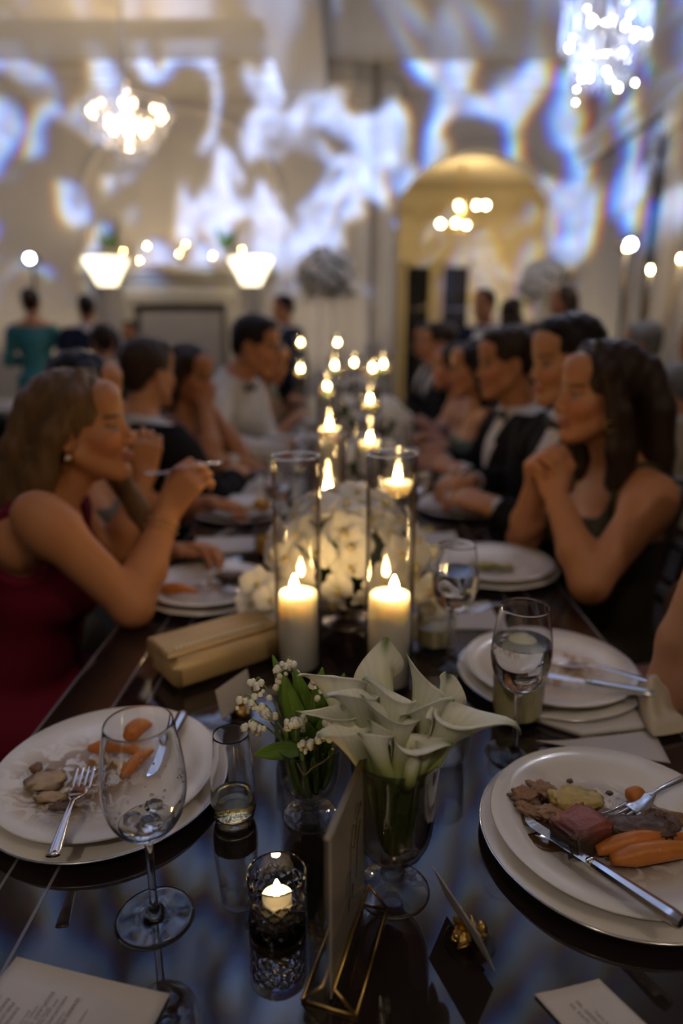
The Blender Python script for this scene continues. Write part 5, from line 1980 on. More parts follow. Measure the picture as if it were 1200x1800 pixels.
def hand_field(f, wrist, along, normal, side, curl=0.6, s=1.0, spread=0.06, thumb=0.5, curls=None):
    """hand with palm, four fingers and thumb; along = towards the fingers, normal = out of the back of the hand; side +1/-1 puts the thumb"""
    al = np.array(along, float)
    al /= np.linalg.norm(al)
    n = np.array(normal, float)
    n = n - al * (n @ al)
    n /= np.linalg.norm(n)
    la = np.cross(al, n) * side          # towards the thumb
    w = np.array(wrist, float)
    lens = ((0.030, 0.024, 0.020), (0.036, 0.027, 0.022), (0.033, 0.025, 0.021), (0.026, 0.019, 0.018))
    for i in range(4):
        off = (1.5 - i) * 0.0195 * s
        kn = w + al * (0.083 - 0.004 * abs(i - 1.2)) * s + la * off
        f.cap(w + la * off * 0.55 + al * 0.01 * s, kn, 0.0150 * s, 0.0118 * s, 0.014 * s)
        p, ang = kn, 0.0
        cu = curl if curls is None else curls[i]
        fan = (1.5 - i) * spread
        base = al + la * fan
        base /= np.linalg.norm(base)
        for j, L in enumerate(lens[i]):
            ang += cu * (1.0, 1.25, 0.8)[j]
            dirv = base * math.cos(ang) - n * math.sin(ang)
            q = p + dirv * L * s
            r0, r1 = (0.0094, 0.0084, 0.0076)[j] * s, (0.0084, 0.0076, 0.0064)[j] * s
            f.cap(p, q, r0, r1, 0.004 * s)
            p = q
    t0 = w + al * 0.022 * s + la * 0.026 * s
    t1 = t0 + (al * 0.75 + la * (0.65 - 0.5 * thumb) - n * 0.5 * thumb) * 0.042 * s
    t2 = t1 + (al * 0.9 - la * 0.35 * thumb - n * 0.55 * thumb) * 0.032 * s
    t3 = t2 + (al * 0.9 - la * 0.5 * thumb - n * 0.35 * thumb) * 0.024 * s
    f.cap(w + al * 0.012 * s + la * 0.01 * s, t1, 0.0165 * s, 0.0115 * s, 0.014 * s)
    f.cap(t1, t2, 0.0108 * s, 0.0095 * s, 0.005 * s)
    f.cap(t2, t3, 0.0095 * s, 0.0075 * s, 0.004 * s)


SKIN = attr_mat('skin', 0.48, sss=0.08, spec=0.35, bump=0.03, bscale=400)


def hair_mat(name, c):
    return mat(name, c, 0.38, var=0.55, vscale=9, bump=0.5, bscale=22, stretch=(14, 14, 1.6), spec=0.2)


def fabric(name, c, rough=0.85, var=0.15):
    return mat(name, c, rough, var=var, vscale=12, bump=0.15, bscale=250, spec=0.12 if rough > 0.6 else 0.35)


M_HAIR = {'black': hair_mat('black_hair', (0.012, 0.008, 0.007)), 'dark': hair_mat('dark_brown_hair', (0.030, 0.016, 0.010)), 'brown': hair_mat('light_brown_hair', (0.13, 0.070, 0.032)),
          'grey': hair_mat('grey_hair', (0.20, 0.18, 0.165)), 'auburn': hair_mat('auburn_hair', (0.06, 0.026, 0.013))}
M_BLACKSUIT = fabric('black_suit_wool', (0.010, 0.009, 0.010))
M_SHIRT = fabric('white_shirt_cotton', (0.60, 0.56, 0.52))
M_BOW = fabric('black_satin_bow', (0.008, 0.008, 0.010), 0.4)
M_SHOE = mat('black_shoe_leather', (0.01, 0.01, 0.01), 0.3, var=0.2)


root_info = {}


def person(label, loc, heading, pose='sit', s=1.0, male=False, lean=0.0, twist=0.0, head=(0, 0, 0), hands=None, hair='short', hair_c='dark', skin=(0.46, 0.25, 0.15), outfit='suit',
           cloth=None, h=0.0075, poles=None, handstyle=None, group=None, bow=True, head_push=(0, 0, 0), name='person', bust=True, chair=True, sh_push=(None, None), arm=1.0, custom_hair=None, slim=1.0):
    """a dressed figure at loc facing heading (0 = +y, counter-clockwise); hands = world targets for (right, left) wrists"""
    RZ = rotz(heading)
    loc = np.array(loc, float)

    def W2L(p):
        return (RZ.T @ (np.array(p, float) - loc)) / s
    sit = pose == 'sit'
    hipz = 0.545 if sit else 0.93
    up = rotx(-lean) @ rotz(twist)
    hip = np.array([0, 0, hipz])

    def U(x, y, z):          # upper-body point, z above the hip joint
        return hip + up @ np.array([x, y, z])
    wd = 1.13 if male else 1.0
    torso, legs, arms, hd = Field(), Field(), Field(), Field()
    torso.ell(hip + np.array([0, -0.01, 0.0]), (0.165, 0.125, 0.115), k=0.05)
    torso.ell(U(0, 0.0, 0.16), (0.128 * wd, 0.100 * (1.1 if male else 1), 0.13), up, 0.06)
    torso.ell(U(0, 0.0, 0.34), (0.150 * wd, 0.108 * wd, 0.15), up, 0.06)
    torso.cap(U(-0.135 * wd, -0.012, 0.455), U(0.135 * wd, -0.012, 0.455), 0.056, None, 0.05)
    if not male and bust:
        for x in (-1, 1):
            torso.ell(U(x * 0.068, 0.082, 0.345), (0.062, 0.055, 0.058), up, 0.04)
    hc = U(0, 0.030, 0.690) + np.array(head_push, float)
    HR = up @ rotz(head[0]) @ rotx(head[1]) @ roty(head[2])
    nb = U(0, -0.015, 0.49)
    nt = hc + HR @ np.array([0, -0.020, -0.075])
    neckf = Field()
    neckf.cap(nb, nt, 0.060 * (1.12 if male else 0.95), 0.049 * (1.15 if male else 0.98), 0.035)
    for x in (-1, 1):
        neckf.cap(nb + up @ np.array([x * 0.02, -0.01, 0.03]), U(x * 0.12 * wd, -0.015, 0.475), 0.040, 0.040, 0.05)
    head_field(hd, hc, HR, 1.0, male)
    # legs
    feet = Field()
    for x in (-1, 1):
        h0 = hip + np.array([x * 0.088, 0.01, -0.02])
        if sit:
            kn, an = np.array([x * 0.11, 0.43, 0.50]), np.array([x * 0.11, 0.40, 0.09])
        else:
            kn, an = np.array([x * 0.095, 0.02, 0.50]), np.array([x * 0.095, 0.0, 0.09])
        legs.cap(h0, kn, 0.088, 0.060, 0.04)
        legs.cap(kn, an, 0.056, 0.038, 0.03)
        feet.cap(an + np.array([0, -0.02, -0.045]), an + np.array([0, 0.15, -0.055]), 0.038, 0.032, 0.03)
    # arms
    l1, l2 = 0.285 * arm, 0.25 * arm
    sh = [U(0.168 * wd, -0.012, 0.445), U(-0.168 * wd, -0.012, 0.445)]
    for i in range(2):
        if sh_push[i] is not None:
            sh[i] = sh[i] + RZ.T @ np.array(sh_push[i], float)
    tg = []
    for i in range(2):
        x = (1, -1)[i]
        t_ = None if hands is None else hands[i]
        if t_ is None:
            tg.append(np.array([x * 0.14, 0.30, 0.64]) if sit else sh[i] + np.array([x * 0.06, 0.03, -0.52]))
        else:
            tg.append(W2L(t_))
    upper, fore, handf = Field(), Field(), Field()
    wr_pts = []
    for i in range(2):
        x = (1, -1)[i]
        pl = (x * 0.7, -0.4, -0.6) if poles is None or poles[i] is None else RZ.T @ np.array(poles[i], float)
        el, wr = ik(sh[i], tg[i], l1, l2, pl)
        rr = 1.12 if male else slim
        upper.cap(sh[i], el, 0.050 * rr, 0.040 * rr, 0.03)
        upper.ell(sh[i] + (el - sh[i]) * 0.15, (0.053 * rr,) * 3, k=0.03)
        fore.cap(el, el + (wr - el) * 0.35, 0.041 * rr, 0.041 * rr, 0.02)
        fore.cap(el + (wr - el) * 0.35, wr, 0.041 * rr, 0.027 * rr, 0.02)
        hs = None if handstyle is None else handstyle[i]
        d = (wr - el) / np.linalg.norm(wr - el)
        if hs is None:
            al, nrm_, cu = d + np.array([0, 0.25, -0.1]), np.array([x * 0.3, 0.1, 1.0]), 0.45
        else:
            al, nrm_, cu = RZ.T @ np.array(hs[0], float), RZ.T @ np.array(hs[1], float), hs[2]
        hand_field(handf, wr, al, nrm_, -x, cu, 1.05 * rr)
        wr_pts.append((el, wr))
    body = Field().add(torso).add(neckf).add(hd).add(upper).add(fore).add(handf).add(legs).add(feet)
    V, F = grow(body, h)
    lipc = (0.33, 0.105, 0.085) if not male else (skin[0] * 0.85, skin[1] * 0.6, skin[2] * 0.6)
    brow = (0.04, 0.025, 0.018)
    C = head_color(V, hc, HR, 1.0, skin, brow, lipc)
    root = mk(name, (V, F), SKIN, loc=loc, rot=(0, 0, heading), col=C)
    root.scale = (s, s, s)
    tag(root, label, 'person', group)

    def part(nm, fld, hh, off, m, cut=None, noisefn=None):
        V, F = grow(fld, hh, off, cut, noisefn)
        if len(V) == 0:
            return None
        return mk(nm, (V, F), m, root)
    ch = max(h, 0.0065)
    upT = up.T

    def loc_up(X, Y, Z):
        """upper-body local coordinates of grid points"""
        x, y, z = X - hip[0], Y - hip[1], Z - hip[2]
        return tuple(upT[i, 0] * x + upT[i, 1] * y + upT[i, 2] * z for i in range(3))
    if outfit == 'suit' or outfit == 'shirt':
        shirt = Field().add(torso).add(neckf)

        def cut_shirt(X, Y, Z):
            x, y, z = loc_up(X, Y, Z)
            return np.maximum(z - 0.545 - 0.10 * (-y), -z + 0.0)
        if outfit == 'shirt':
            sf = Field().add(torso).add(neckf).add(upper).add(fore)
            part('shirt', sf, ch, 0.012, M_SHIRT, cut=lambda X, Y, Z: _shirt_cut(X, Y, Z, loc_up, wr_pts))
        else:
            part('shirt', shirt, ch, 0.010, M_SHIRT, cut_shirt)
            jf = Field().add(torso).add(upper).add(fore)
            for x in (-1, 1):
                jf.cap(U(x * 0.05, -0.03, 0.50), U(x * 0.14 * wd, -0.015, 0.475), 0.034, 0.044, 0.04)
            for a, b in ((0.56, 0.075), (0.44, 0.050), (0.30, 0.022)):
                pass
            jf2 = Field().add(jf)

            def cut_jacket(X, Y, Z):
                x, y, z = loc_up(X, Y, Z)
                vv = (0.062 * np.clip((z - 0.20) / 0.30, 0, 1.3)) - np.abs(x)       # V opening in front
                vv = np.where((y > 0.02), vv, -1.0)
                out = np.maximum(vv, z - 0.525)
                for el, wr in wr_pts:
                    u = (wr - el) / np.linalg.norm(wr - el)
                    dd = (X - wr[0]) * u[0] + (Y - wr[1]) * u[1] + (Z - wr[2]) * u[2]
                    near = np.sqrt((X - wr[0]) ** 2 + (Y - wr[1]) ** 2 + (Z - wr[2]) ** 2) < 0.16
                    out = np.maximum(out, np.where(near, dd + 0.02, -1))
                return out
            part('jacket', jf2, ch, 0.020, cloth or M_BLACKSUIT, cut_jacket)
            for el, wr in wr_pts:
                u = (wr - el) / np.linalg.norm(wr - el)
                part('cuff', Field().cap(wr - u * 0.035, wr - u * 0.012, 0.034, 0.034), ch, 0.0, M_SHIRT)
        part('trousers', Field().add(legs).ell(hip + np.array([0, -0.01, 0]), (0.165, 0.125, 0.115), k=0.05), max(ch, 0.010), 0.016, M_BLACKSUIT)
        part('shoes', feet, max(ch, 0.010), 0.010, M_SHOE)
        if bow:
            bc = U(0, 0.052, 0.515)
            b = Field()
            for x in (-1, 1):
                b.ell(bc + up @ np.array([x * 0.028, 0.012, 0.0]), (0.026, 0.010, 0.018), up, 0.006)
                b.ell(bc + up @ np.array([x * 0.048, 0.012, 0.0]), (0.008, 0.008, 0.024), up, 0.006)
            b.ell(bc + up @ np.array([0, 0.016, 0]), (0.010, 0.012, 0.012), up, 0.004)
            part('bow_tie', b, 0.005, 0.0, M_BOW)
    else:
        df = Field().add(torso).add(legs)
        if outfit in ('vneck', 'spaghetti'):
            df.add(neckf)
        if sit:
            df.cap((0, 0.20, 0.50), (0, 0.42, 0.46), 0.11, 0.10, 0.06).cap((0, 0.42, 0.46), (0, 0.40, 0.10), 0.13, 0.14, 0.06)
        else:
            df.cap((0, 0, 0.80), (0, 0, 0.30), 0.14, 0.19, 0.06).cap((0, 0, 0.30), (0, 0, 0.05), 0.19, 0.26, 0.05)

        def cut_dress(X, Y, Z):
            x, y, z = loc_up(X, Y, Z)
            ax = np.abs(x)
            if outfit == 'strapless':
                return z - 0.385
            if outfit == 'halter':
                return np.maximum(z - 0.50, (z - 0.36) - 0.9 * (0.14 - ax))
            if outfit == 'sleeved':
                return z - 0.50
            if outfit == 'spaghetti':
                body_ = np.maximum(z - np.where(y > 0, 0.395, 0.335) - 0.12 * ax, ax - (0.150 + np.clip(0.40 - z, 0, 1) * 1.2))
                st_ = np.maximum(np.abs(ax - 0.105) - 0.0075, z - 0.56)
                return np.minimum(body_, st_)
            # v-neck with wide shoulder straps
            top = np.where(y > -0.01, 0.235 + 4.0 * np.clip(ax - 0.012, 0, 1), 0.36 + 2.6 * np.clip(ax - 0.01, 0, 1))
            low = np.maximum(z - np.minimum(top, 0.62), ax - (0.150 + np.clip(0.40 - z, 0, 1) * 0.9))
            return low
        dfield = df
        if outfit == 'sleeved':
            dfield = Field().add(df).add(upper).add(fore)

            def cut_s(X, Y, Z):
                x, y, z = loc_up(X, Y, Z)
                out = z - 0.50
                for el, wr in wr_pts:
                    near = np.sqrt((X - wr[0]) ** 2 + (Y - wr[1]) ** 2 + (Z - wr[2]) ** 2) - 0.045
                    out = np.maximum(out, -near)
                return out
            part('dress', dfield, ch, 0.010, cloth, cut_s)
        else:
            part('dress', dfield, ch, 0.012 if outfit == 'vneck' else 0.009, cloth, cut_dress)
    # hair
    def HT(p):
        return hc + HR @ np.array(p, float)
    hf = Field()

    def wave(amp, fr):
        def fn(X, Y, Z):
            return (amp * np.sin(X * fr + 2 * np.sin(Z * 19)) * np.cos(Y * fr + Z * 13)).astype(np.float32)
        return fn
    if custom_hair is not None:
        custom_hair(hf, HT, HR)
        part('hair', hf, max(0.0045, h * 0.95), 0.0, M_HAIR[hair_c], noisefn=wave(0.0022, 150))
    elif hair == 'short':
        hf.ell(HT((0, -0.020, 0.048)), (0.081, 0.098, 0.088), HR, 0.02)
        hf.ell(HT((0, 0.040, 0.098)), (0.058, 0.045, 0.030), HR, 0.02)
        hf.ell(HT((0, -0.070, -0.005)), (0.060, 0.040, 0.060), HR, 0.02)
        hf.ell(HT((0, 0.122, -0.030)), (0.085, 0.085, 0.105), HR, 0.012, 'sub')
        for x in (-1, 1):
            hf.ell(HT((x * 0.085, 0.020, -0.045)), (0.035, 0.045, 0.060), HR, 0.012, 'sub')
        part('hair', hf, max(0.0055, h * 0.9), 0.0, M_HAIR[hair_c], noisefn=wave(0.0025, 130))
    else:
        hf.ell(HT((0, -0.022, 0.046)), (0.084, 0.101, 0.089), HR, 0.02)
        if hair == 'long':
            for x in (-1, 1):
                hf.chain([HT((x * 0.060, 0.02, 0.075)), HT((x * 0.083, 0.0, 0.0)), HT((x * 0.085, -0.03, -0.09)), HT((x * 0.075, -0.045, -0.19)), HT((x * 0.07, -0.055, -0.29))], (0.030, 0.026, 0.034, 0.036, 0.020))
            hf.chain([HT((0, -0.085, 0.02)), HT((0, -0.095, -0.10)), HT((0, -0.09, -0.21)), HT((0, -0.09, -0.32))], (0.05, 0.060, 0.056, 0.035))
        elif hair == 'bun':
            hf.ell(HT((0, -0.115, 0.045)), (0.045, 0.040, 0.042), HR, 0.015)
            hf.ell(HT((0, -0.06, -0.02)), (0.062, 0.045, 0.05), HR, 0.02)
        hf.ell(HT((0, 0.118, -0.030)), (0.068, 0.085, 0.108), HR, 0.012, 'sub')
        part('hair', hf, max(0.0055, h * 0.9), 0.0, M_HAIR[hair_c], noisefn=wave(0.0025, 120))
    root_info[root.name] = (hc, HR, wr_pts)
    return root


def _shirt_cut(X, Y, Z, loc_up, wr_pts):
    x, y, z = loc_up(X, Y, Z)
    out = np.maximum(z - 0.545 - 0.10 * (-y), -z - 0.02)
    for el, wr in wr_pts:
        out = np.maximum(out, 0.035 - np.sqrt((X - wr[0]) ** 2 + (Y - wr[1]) ** 2 + (Z - wr[2]) ** 2))
    return out

# ------------------------------------------------------------------ chairs
M_CHAIR = mat('dark_mahogany', (0.035, 0.016, 0.010), 0.35, var=0.3, vscale=20)
M_SEAT = mat('cream_seat_pad', (0.42, 0.37, 0.30), 0.85, var=0.08, vscale=20)


def make_chair(label):
    t = tag(empty('banquet_chair'), label, 'chair', 'dark banquet chairs')
    mk('seat', bbox_(-0.20, 0.20, -0.20, 0.20, 0.395, 0.425, 0.012), M_CHAIR, t, auto=60)
    mk('seat_pad', bbox_(-0.185, 0.185, -0.185, 0.185, 0.4255, 0.445, 0.015), M_SEAT, t, auto=60)
    for x in (-0.18, 0.18):
        mk('leg', tube([(x, 0.18, 0.0), (x, 0.18, 0.395)], [0.012, 0.017], 10), M_CHAIR, t)
        mk('leg', tube(catmull([(x, -0.21, 0.0), (x, -0.19, 0.40), (x, -0.21, 0.65), (x, -0.27, 0.90)], 5), [0.012, 0.016, 0.014, 0.011], 10), M_CHAIR, t)
    for z, y in ((0.60, -0.203), (0.75, -0.232), (0.88, -0.265)):
        mk('back_rail', tube([(-0.18, y, z), (0.18, y, z)], 0.011, 8), M_CHAIR, t)
    for x in (-0.09, 0.0, 0.09):
        mk('back_spindle', tube([(x, -0.203, 0.60), (x, -0.263, 0.88)], 0.007, 8), M_CHAIR, t)
    return t


CHAIR0 = [None]


def chair(x, y, heading, label, back=0.0):
    x -= -math.sin(heading) * back
    y -= math.cos(heading) * back
    if CHAIR0[0] is None:
        CHAIR0[0] = make_chair(label)
        CHAIR0[0].location = (x, y, 0)
        CHAIR0[0].rotation_euler = (0, 0, heading)
        return CHAIR0[0]
    return clone(CHAIR0[0], (x, y, 0), (0, 0, heading), label)


R90 = math.radians(90)
M_BURG = fabric('burgundy_crepe', (0.13, 0.006, 0.020), 0.7)
M_OLIVE = fabric('dark_olive_satin', (0.040, 0.030, 0.014), 0.5, 0.4)
M_TEAL = fabric('teal_satin', (0.03, 0.16, 0.17), 0.45)
M_GREEN = fabric('sage_green_satin', (0.10, 0.15, 0.10), 0.5)
M_PINKISH = fabric('dusty_rose_silk', (0.26, 0.15, 0.14), 0.6)
M_CREAM = fabric('cream_jacket_wool', (0.45, 0.38, 0.26), 0.8)
M_NAVY = fabric('navy_wool', (0.012, 0.016, 0.035), 0.8)
M_GREYGOWN = fabric('grey_green_chiffon', (0.13, 0.125, 0.11), 0.7)
SK1, SK2, SK3 = (0.47, 0.20, 0.088), (0.43, 0.18, 0.078), (0.48, 0.215, 0.10)


# ------------------------------------------------------------------ woman in burgundy
def hair_burgundy(f, HT, HR):
    f.ell(HT((0, -0.022, 0.046)), (0.085, 0.102, 0.089), HR, 0.02)
    rg_ = random.Random(3)
    for x in (-1, 1):
        f.chain([HT((x * 0.028, 0.030, 0.122)), HT((x * 0.072, 0.018, 0.072)), HT((x * 0.088, -0.030, 0.0)), HT((x * 0.085, -0.075, -0.08)), HT((x * 0.085, -0.115, -0.17)), HT((x * 0.08, -0.155, -0.235))], (0.011, 0.020, 0.028, 0.036, 0.040, 0.022))
    for k in range(7):
        x = -0.07 + k * 0.0233
        w = 0.014 * math.sin(k * 2.1)
        f.chain([HT((x * 0.6, -0.08, 0.06)), HT((x, -0.112, -0.02)), HT((x + w, -0.140, -0.11)), HT((x - w, -0.165, -0.19)), HT((x * 1.1, -0.185, -0.26 + 0.02 * (k % 2)))], (0.035, 0.033, 0.033, 0.032, 0.014), 0.012)
    # a wave of hair falling over the far shoulder
    f.chain([HT((-0.078, 0.0, -0.02)), HT((-0.085, 0.035, -0.12)), HT((-0.08, 0.075, -0.21)), HT((-0.075, 0.085, -0.27))], (0.024, 0.026, 0.026, 0.012), 0.012)
    f.ell(HT((0, 0.112, -0.030)), (0.070, 0.090, 0.112), HR, 0.012, 'sub')
    f.ell(HT((0.10, 0.022, -0.055)), (0.045, 0.048, 0.055), HR, 0.014, 'sub')


pw = person('woman in burgundy v-neck dress lifting a fork to her mouth', (-0.735, 1.36, 0), -R90 + 0.10, s=0.93, lean=0.25, head=(-0.05, 0.33, 0), hands=((-0.372, 1.362, 0.962), (-0.42, 1.56, 0.80)),
            poles=((-0.05, -0.55, -0.9), (0.0, 0.5, -0.8)), handstyle=(((0.55, 0.0, 0.8), (-0.35, -0.9, 0.25), 0.78), None), sh_push=((0.06, -0.01, 0.085), None), arm=0.93,
            custom_hair=hair_burgundy, hair_c='brown', skin=SK1, outfit='vneck', cloth=M_BURG, h=0.0042, head_push=(0, 0.005, 0.0))


def wl(root, p):
    return root.matrix_basis @ Vector(p)


hc, HR, wr = root_info[pw.name]
PB = mesh_data('earring', *xf(ico(2), scale=0.007))
PB.materials.append(MATS['pearl_bead'])
mk('earring', PB, None, pw, hc + HR @ np.array([0.084, -0.008, -0.047]))
el, w_ = wr[0]
u = (w_ - el) / np.linalg.norm(w_ - el)
e1 = np.cross(u, (0, 0, 1))
e1 /= np.linalg.norm(e1)
e2 = np.cross(u, e1)
for dd in (0.035, 0.052):
    c0 = w_ - u * dd
    r0 = 0.033 + dd * 0.06
    mk('bracelet', tube([c0 + r0 * (math.cos(a) * e1 + math.sin(a) * e2) + u * 0.004 * math.sin(a) for a in np.linspace(0, 2 * PI, 33)[:-1]], 0.0016, 6, closed=True), M_GOLD, pw)
bpy.context.view_layer.update()
hw = pw.matrix_world @ Vector(w_ + u * 0.06)
make_fork('silver fork held up in the hand of the woman in burgundy', (-0.42, 1.365, 1.035), (-0.30, 1.345, 1.055), 0.17)
chair(-0.735, 1.36, -R90 + 0.10, 'dark chair under the woman in burgundy', 0.02)


# ------------------------------------------------------------------ woman in dark olive
def hair_olive(f, HT, HR):
    f.ell(HT((0, -0.022, 0.046)), (0.085, 0.103, 0.090), HR, 0.02)
    for x in (-1, 1):
        f.chain([HT((x * 0.028, 0.034, 0.122)), HT((x * 0.076, 0.026, 0.058)), HT((x * 0.092, 0.000, -0.03)), HT((x * 0.092, -0.015, -0.12)), HT((x * 0.085, -0.030, -0.20)), HT((x * 0.085, -0.07, -0.28))], (0.011, 0.020, 0.028, 0.034, 0.036, 0.018))
    for k in range(7):
        x = -0.08 + k * 0.0267
        w = 0.010 * math.sin(k * 1.7)
        f.chain([HT((x * 0.6, -0.085, 0.06)), HT((x, -0.110, -0.03)), HT((x + w, -0.122, -0.13)), HT((x - w, -0.128, -0.22)), HT((x * 1.05, -0.125, -0.31 + 0.02 * (k % 2)))], (0.038, 0.036, 0.036, 0.036, 0.016), 0.012)
    f.ell(HT((0, 0.114, -0.030)), (0.068, 0.088, 0.112), HR, 0.012, 'sub')


pr = person('dark-haired woman in an olive dress resting her chin on clasped hands', (0.655, 1.615, 0), R90 + 0.12, s=0.95, lean=0.04, head=(0.05, 0.05, 0), hands=((0.445, 1.590, 0.968), (0.462, 1.495, 0.965)),
            poles=((-0.3, 0.35, -1.0), (-0.25, -0.75, -1.0)), handstyle=(((-0.15, -0.5, 0.8), (-0.5, 0.85, 0.1), 0.75), ((-0.15, 0.40, 0.85), (-0.45, -0.9, 0.05), 0.70)), sh_push=((0, 0, 0.02), (0, 0, 0.025)), arm=0.93,
            custom_hair=hair_olive, hair_c='dark', skin=SK2, outfit='spaghetti', cloth=M_OLIVE, h=0.0042, head_push=(0, 0.02, 0.0))
hc, HR, wr = root_info[pr.name]
hoop = tube([(0.0, 0.012 * math.cos(a), 0.012 * math.sin(a)) for a in np.linspace(0, 2 * PI, 21)[:-1]], 0.0014, 6, closed=True)
V = hoop[0] @ HR.T + (hc + HR @ np.array([-0.106, 0.030, -0.062]))
mk('earring', (V, hoop[1]), M_GOLD, pr)
chair(0.655, 1.615, R90 + 0.12, 'dark chair under the woman in olive', 0.02)

# ------------------------------------------------------------------ guest whose bare forearm shows at the frame edge
pe = person('guest with curly dark hair whose bare forearm rests beside the crumpled cream napkin', (0.712, 1.05, 0), R90, s=0.95, lean=0.04, head_push=(0, -0.10, 0), sh_push=(None, (-0.02, 0, 0.04)), hands=(None, (0.545, 0.985, 1.02)), poles=((0, 0.2, -1), (-0.6, 0.1, -1)),
            handstyle=(((-0.1, -0.3, 0.9), (-0.4, 0.9, 0.1), 0.6), ((0.25, 0.3, 0.9), (-0.3, -0.9, 0.1), 0.6)), arm=1.08, slim=0.84, hair='long', hair_c='dark', skin=(0.36, 0.18, 0.11), outfit='vneck', cloth=fabric('brown_lace', (0.05, 0.028, 0.018), 0.9, 0.5), h=0.006)
chair(0.712, 1.05, R90, 'dark chair under the guest with the bare forearm', 0.02)

# ------------------------------------------------------------------ guests along the right-hand side
person('first man in a black suit, seated just beyond the woman in olive', (0.70, 2.00, 0), R90 + 0.15, s=1.0, male=True, lean=0.08, head=(0.10, -0.02, 0), hands=((0.40, 2.18, 0.84), (0.42, 1.92, 0.82)), hair='short', hair_c='black', skin=SK3, h=0.0065)
chair(0.70, 2.0, R90 + 0.15, 'dark chair under the first man in black', 0.02)
person('second man in a black suit, beyond the first one', (0.66, 2.46, 0), R90 + 0.1, s=0.98, male=True, lean=0.12, head=(0.0, 0.0, 0), hands=((0.36, 2.62, 0.83), (0.40, 2.38, 0.82)), hair='short', hair_c='dark', skin=SK2, h=0.007, bow=True)
chair(0.66, 2.46, R90 + 0.1, 'dark chair under the second man in black', 0.02)
person('bare-shouldered woman with long dark hair beyond the two men in black', (0.62, 3.0, 0), R90 + 0.1, s=0.94, lean=0.10, head=(0.0, 0.0, 0), hands=((0.36, 3.10, 0.83), (0.40, 2.86, 0.81)), hair='long', hair_c='black', skin=SK1, outfit='strapless', cloth=M_GREEN, h=0.0075)
chair(0.62, 3.0, R90 + 0.1, 'dark chair under the bare-shouldered woman', 0.02)
person('woman with loose black hair farthest up the right-hand row', (0.60, 3.58, 0), R90, s=0.92, lean=0.08, hands=((0.36, 3.72, 0.82), (0.40, 3.45, 0.84)), hair='long', hair_c='black', skin=(0.42, 0.18, 0.10), outfit='strapless', cloth=M_PINKISH, h=0.008)
chair(0.60, 3.58, R90, 'dark chair under the woman farthest up the right-hand row', 0.02)

# ------------------------------------------------------------------ guests along the left-hand side
person('dark-haired woman behind the one in burgundy with a hand at her face', (-0.80, 1.86, 0), -R90, s=0.93, lean=0.10, head=(0, 0, 0), hands=((-0.525, 1.715, 0.955), (-0.42, 2.0, 0.81)), poles=((0.1, -0.5, -1), None),
       handstyle=(((0.1, 0.1, 0.95), (0.3, -0.9, 0.1), 0.6), None), hair='long', hair_c='black', skin=SK1, outfit='strapless', cloth=M_GREYGOWN, h=0.0065, arm=0.95)
chair(-0.80, 1.86, -R90, 'dark chair under the woman with a hand at her face', 0.02)
person('man in a black suit seen from behind, turned towards the fireplace', (-0.74, 2.32, 0), math.radians(-38), s=0.95, male=True, lean=0.08, head=(0.1, 0, 0), hands=((-0.42, 2.42, 0.80), (-0.45, 2.70, 0.80)), hair='short', hair_c='dark', skin=SK3, h=0.007)
chair(-0.74, 2.32, math.radians(-38), 'dark chair under the man seen from behind', 0.02)
person('young woman in dusty rose dabbing her mouth with a napkin', (-0.70, 2.77, 0), math.radians(-115), s=0.93, lean=0.08, head=(0, -0.1, 0), hands=((-0.56, 2.66, 1.02), (-0.56, 2.78, 1.0)), poles=((0.2, -0.6, -1), (0.2, 0.4, -1)), hair='long', hair_c='dark', skin=SK2, outfit='vneck', cloth=M_PINKISH, h=0.0075)
chair(-0.70, 2.77, math.radians(-115), 'dark chair under the woman in dusty rose', 0.02)
person('man in a white shirt and black bow tie leaning over the table', (-0.69, 3.28, 0), math.radians(-106), s=1.05, male=True, lean=0.34, head=(0.05, 0.12, 0), hands=((-0.29, 2.80, 0.83), (-0.30, 3.10, 0.81)), hair='short', hair_c='black', skin=SK1, outfit='shirt', h=0.0068)
person('woman in a sage green satin dress beyond the bow-tied man', (-0.60, 3.88, 0), math.radians(-105), s=0.95, lean=0.22, head=(0, -0.1, 0), hands=((-0.32, 3.76, 0.83), (-0.33, 4.0, 0.90)), hair='long', hair_c='dark', skin=SK3, outfit='vneck', cloth=M_GREEN, h=0.008)
chair(-0.60, 3.88, math.radians(-105), 'dark chair under the woman in sage green', 0.02)

# ------------------------------------------------------------------ people further off
H9 = 0.0095
pd = person('seated guest in a black suit at the far right corner of the long table', (0.62, 4.35, 0), R90, s=1.0, male=True, lean=0.05, hair='short', hair_c='dark', skin=SK2, h=H9)
clone(pd, (0.66, 4.85, 0), (0, 0, R90 + 0.2), 'seated guest in a black suit right beside the far end of the candles')
clone(pd, (0.66, 5.40, 0), (0, 0, R90 + 0.2), 'seated guest in a black suit behind the far table corner')
clone(pd, (-0.62, 4.5, 0), (0, 0, -R90), 'seated guest in a black suit beyond the woman in sage green')
clone(pd, (-2.62, 4.62, 0), (0, 0, -0.9), 'seated guest in a black suit at the frame edge below the woman in teal')
clone(pd, (-1.66, 4.75, 0), (0, 0, 0.5), 'seated guest in a black suit below the standing man beside the woman in teal')
clone(pd, (2.30, 4.55, 0), (0, 0, 1.3), 'dark-haired seated guest in a black suit by the curtain')
clone(pd, (1.25, 4.6, 0), (0, 0, R90 + 0.4), 'seated guest in a black suit just behind the first man in black')
pg = person('seated grey-haired man in a cream jacket at the next table', (1.70, 3.95, 0), math.radians(60), s=1.0, male=True, lean=0.05, hair='short', hair_c='grey', skin=SK3, outfit='suit', cloth=M_CREAM, h=H9)
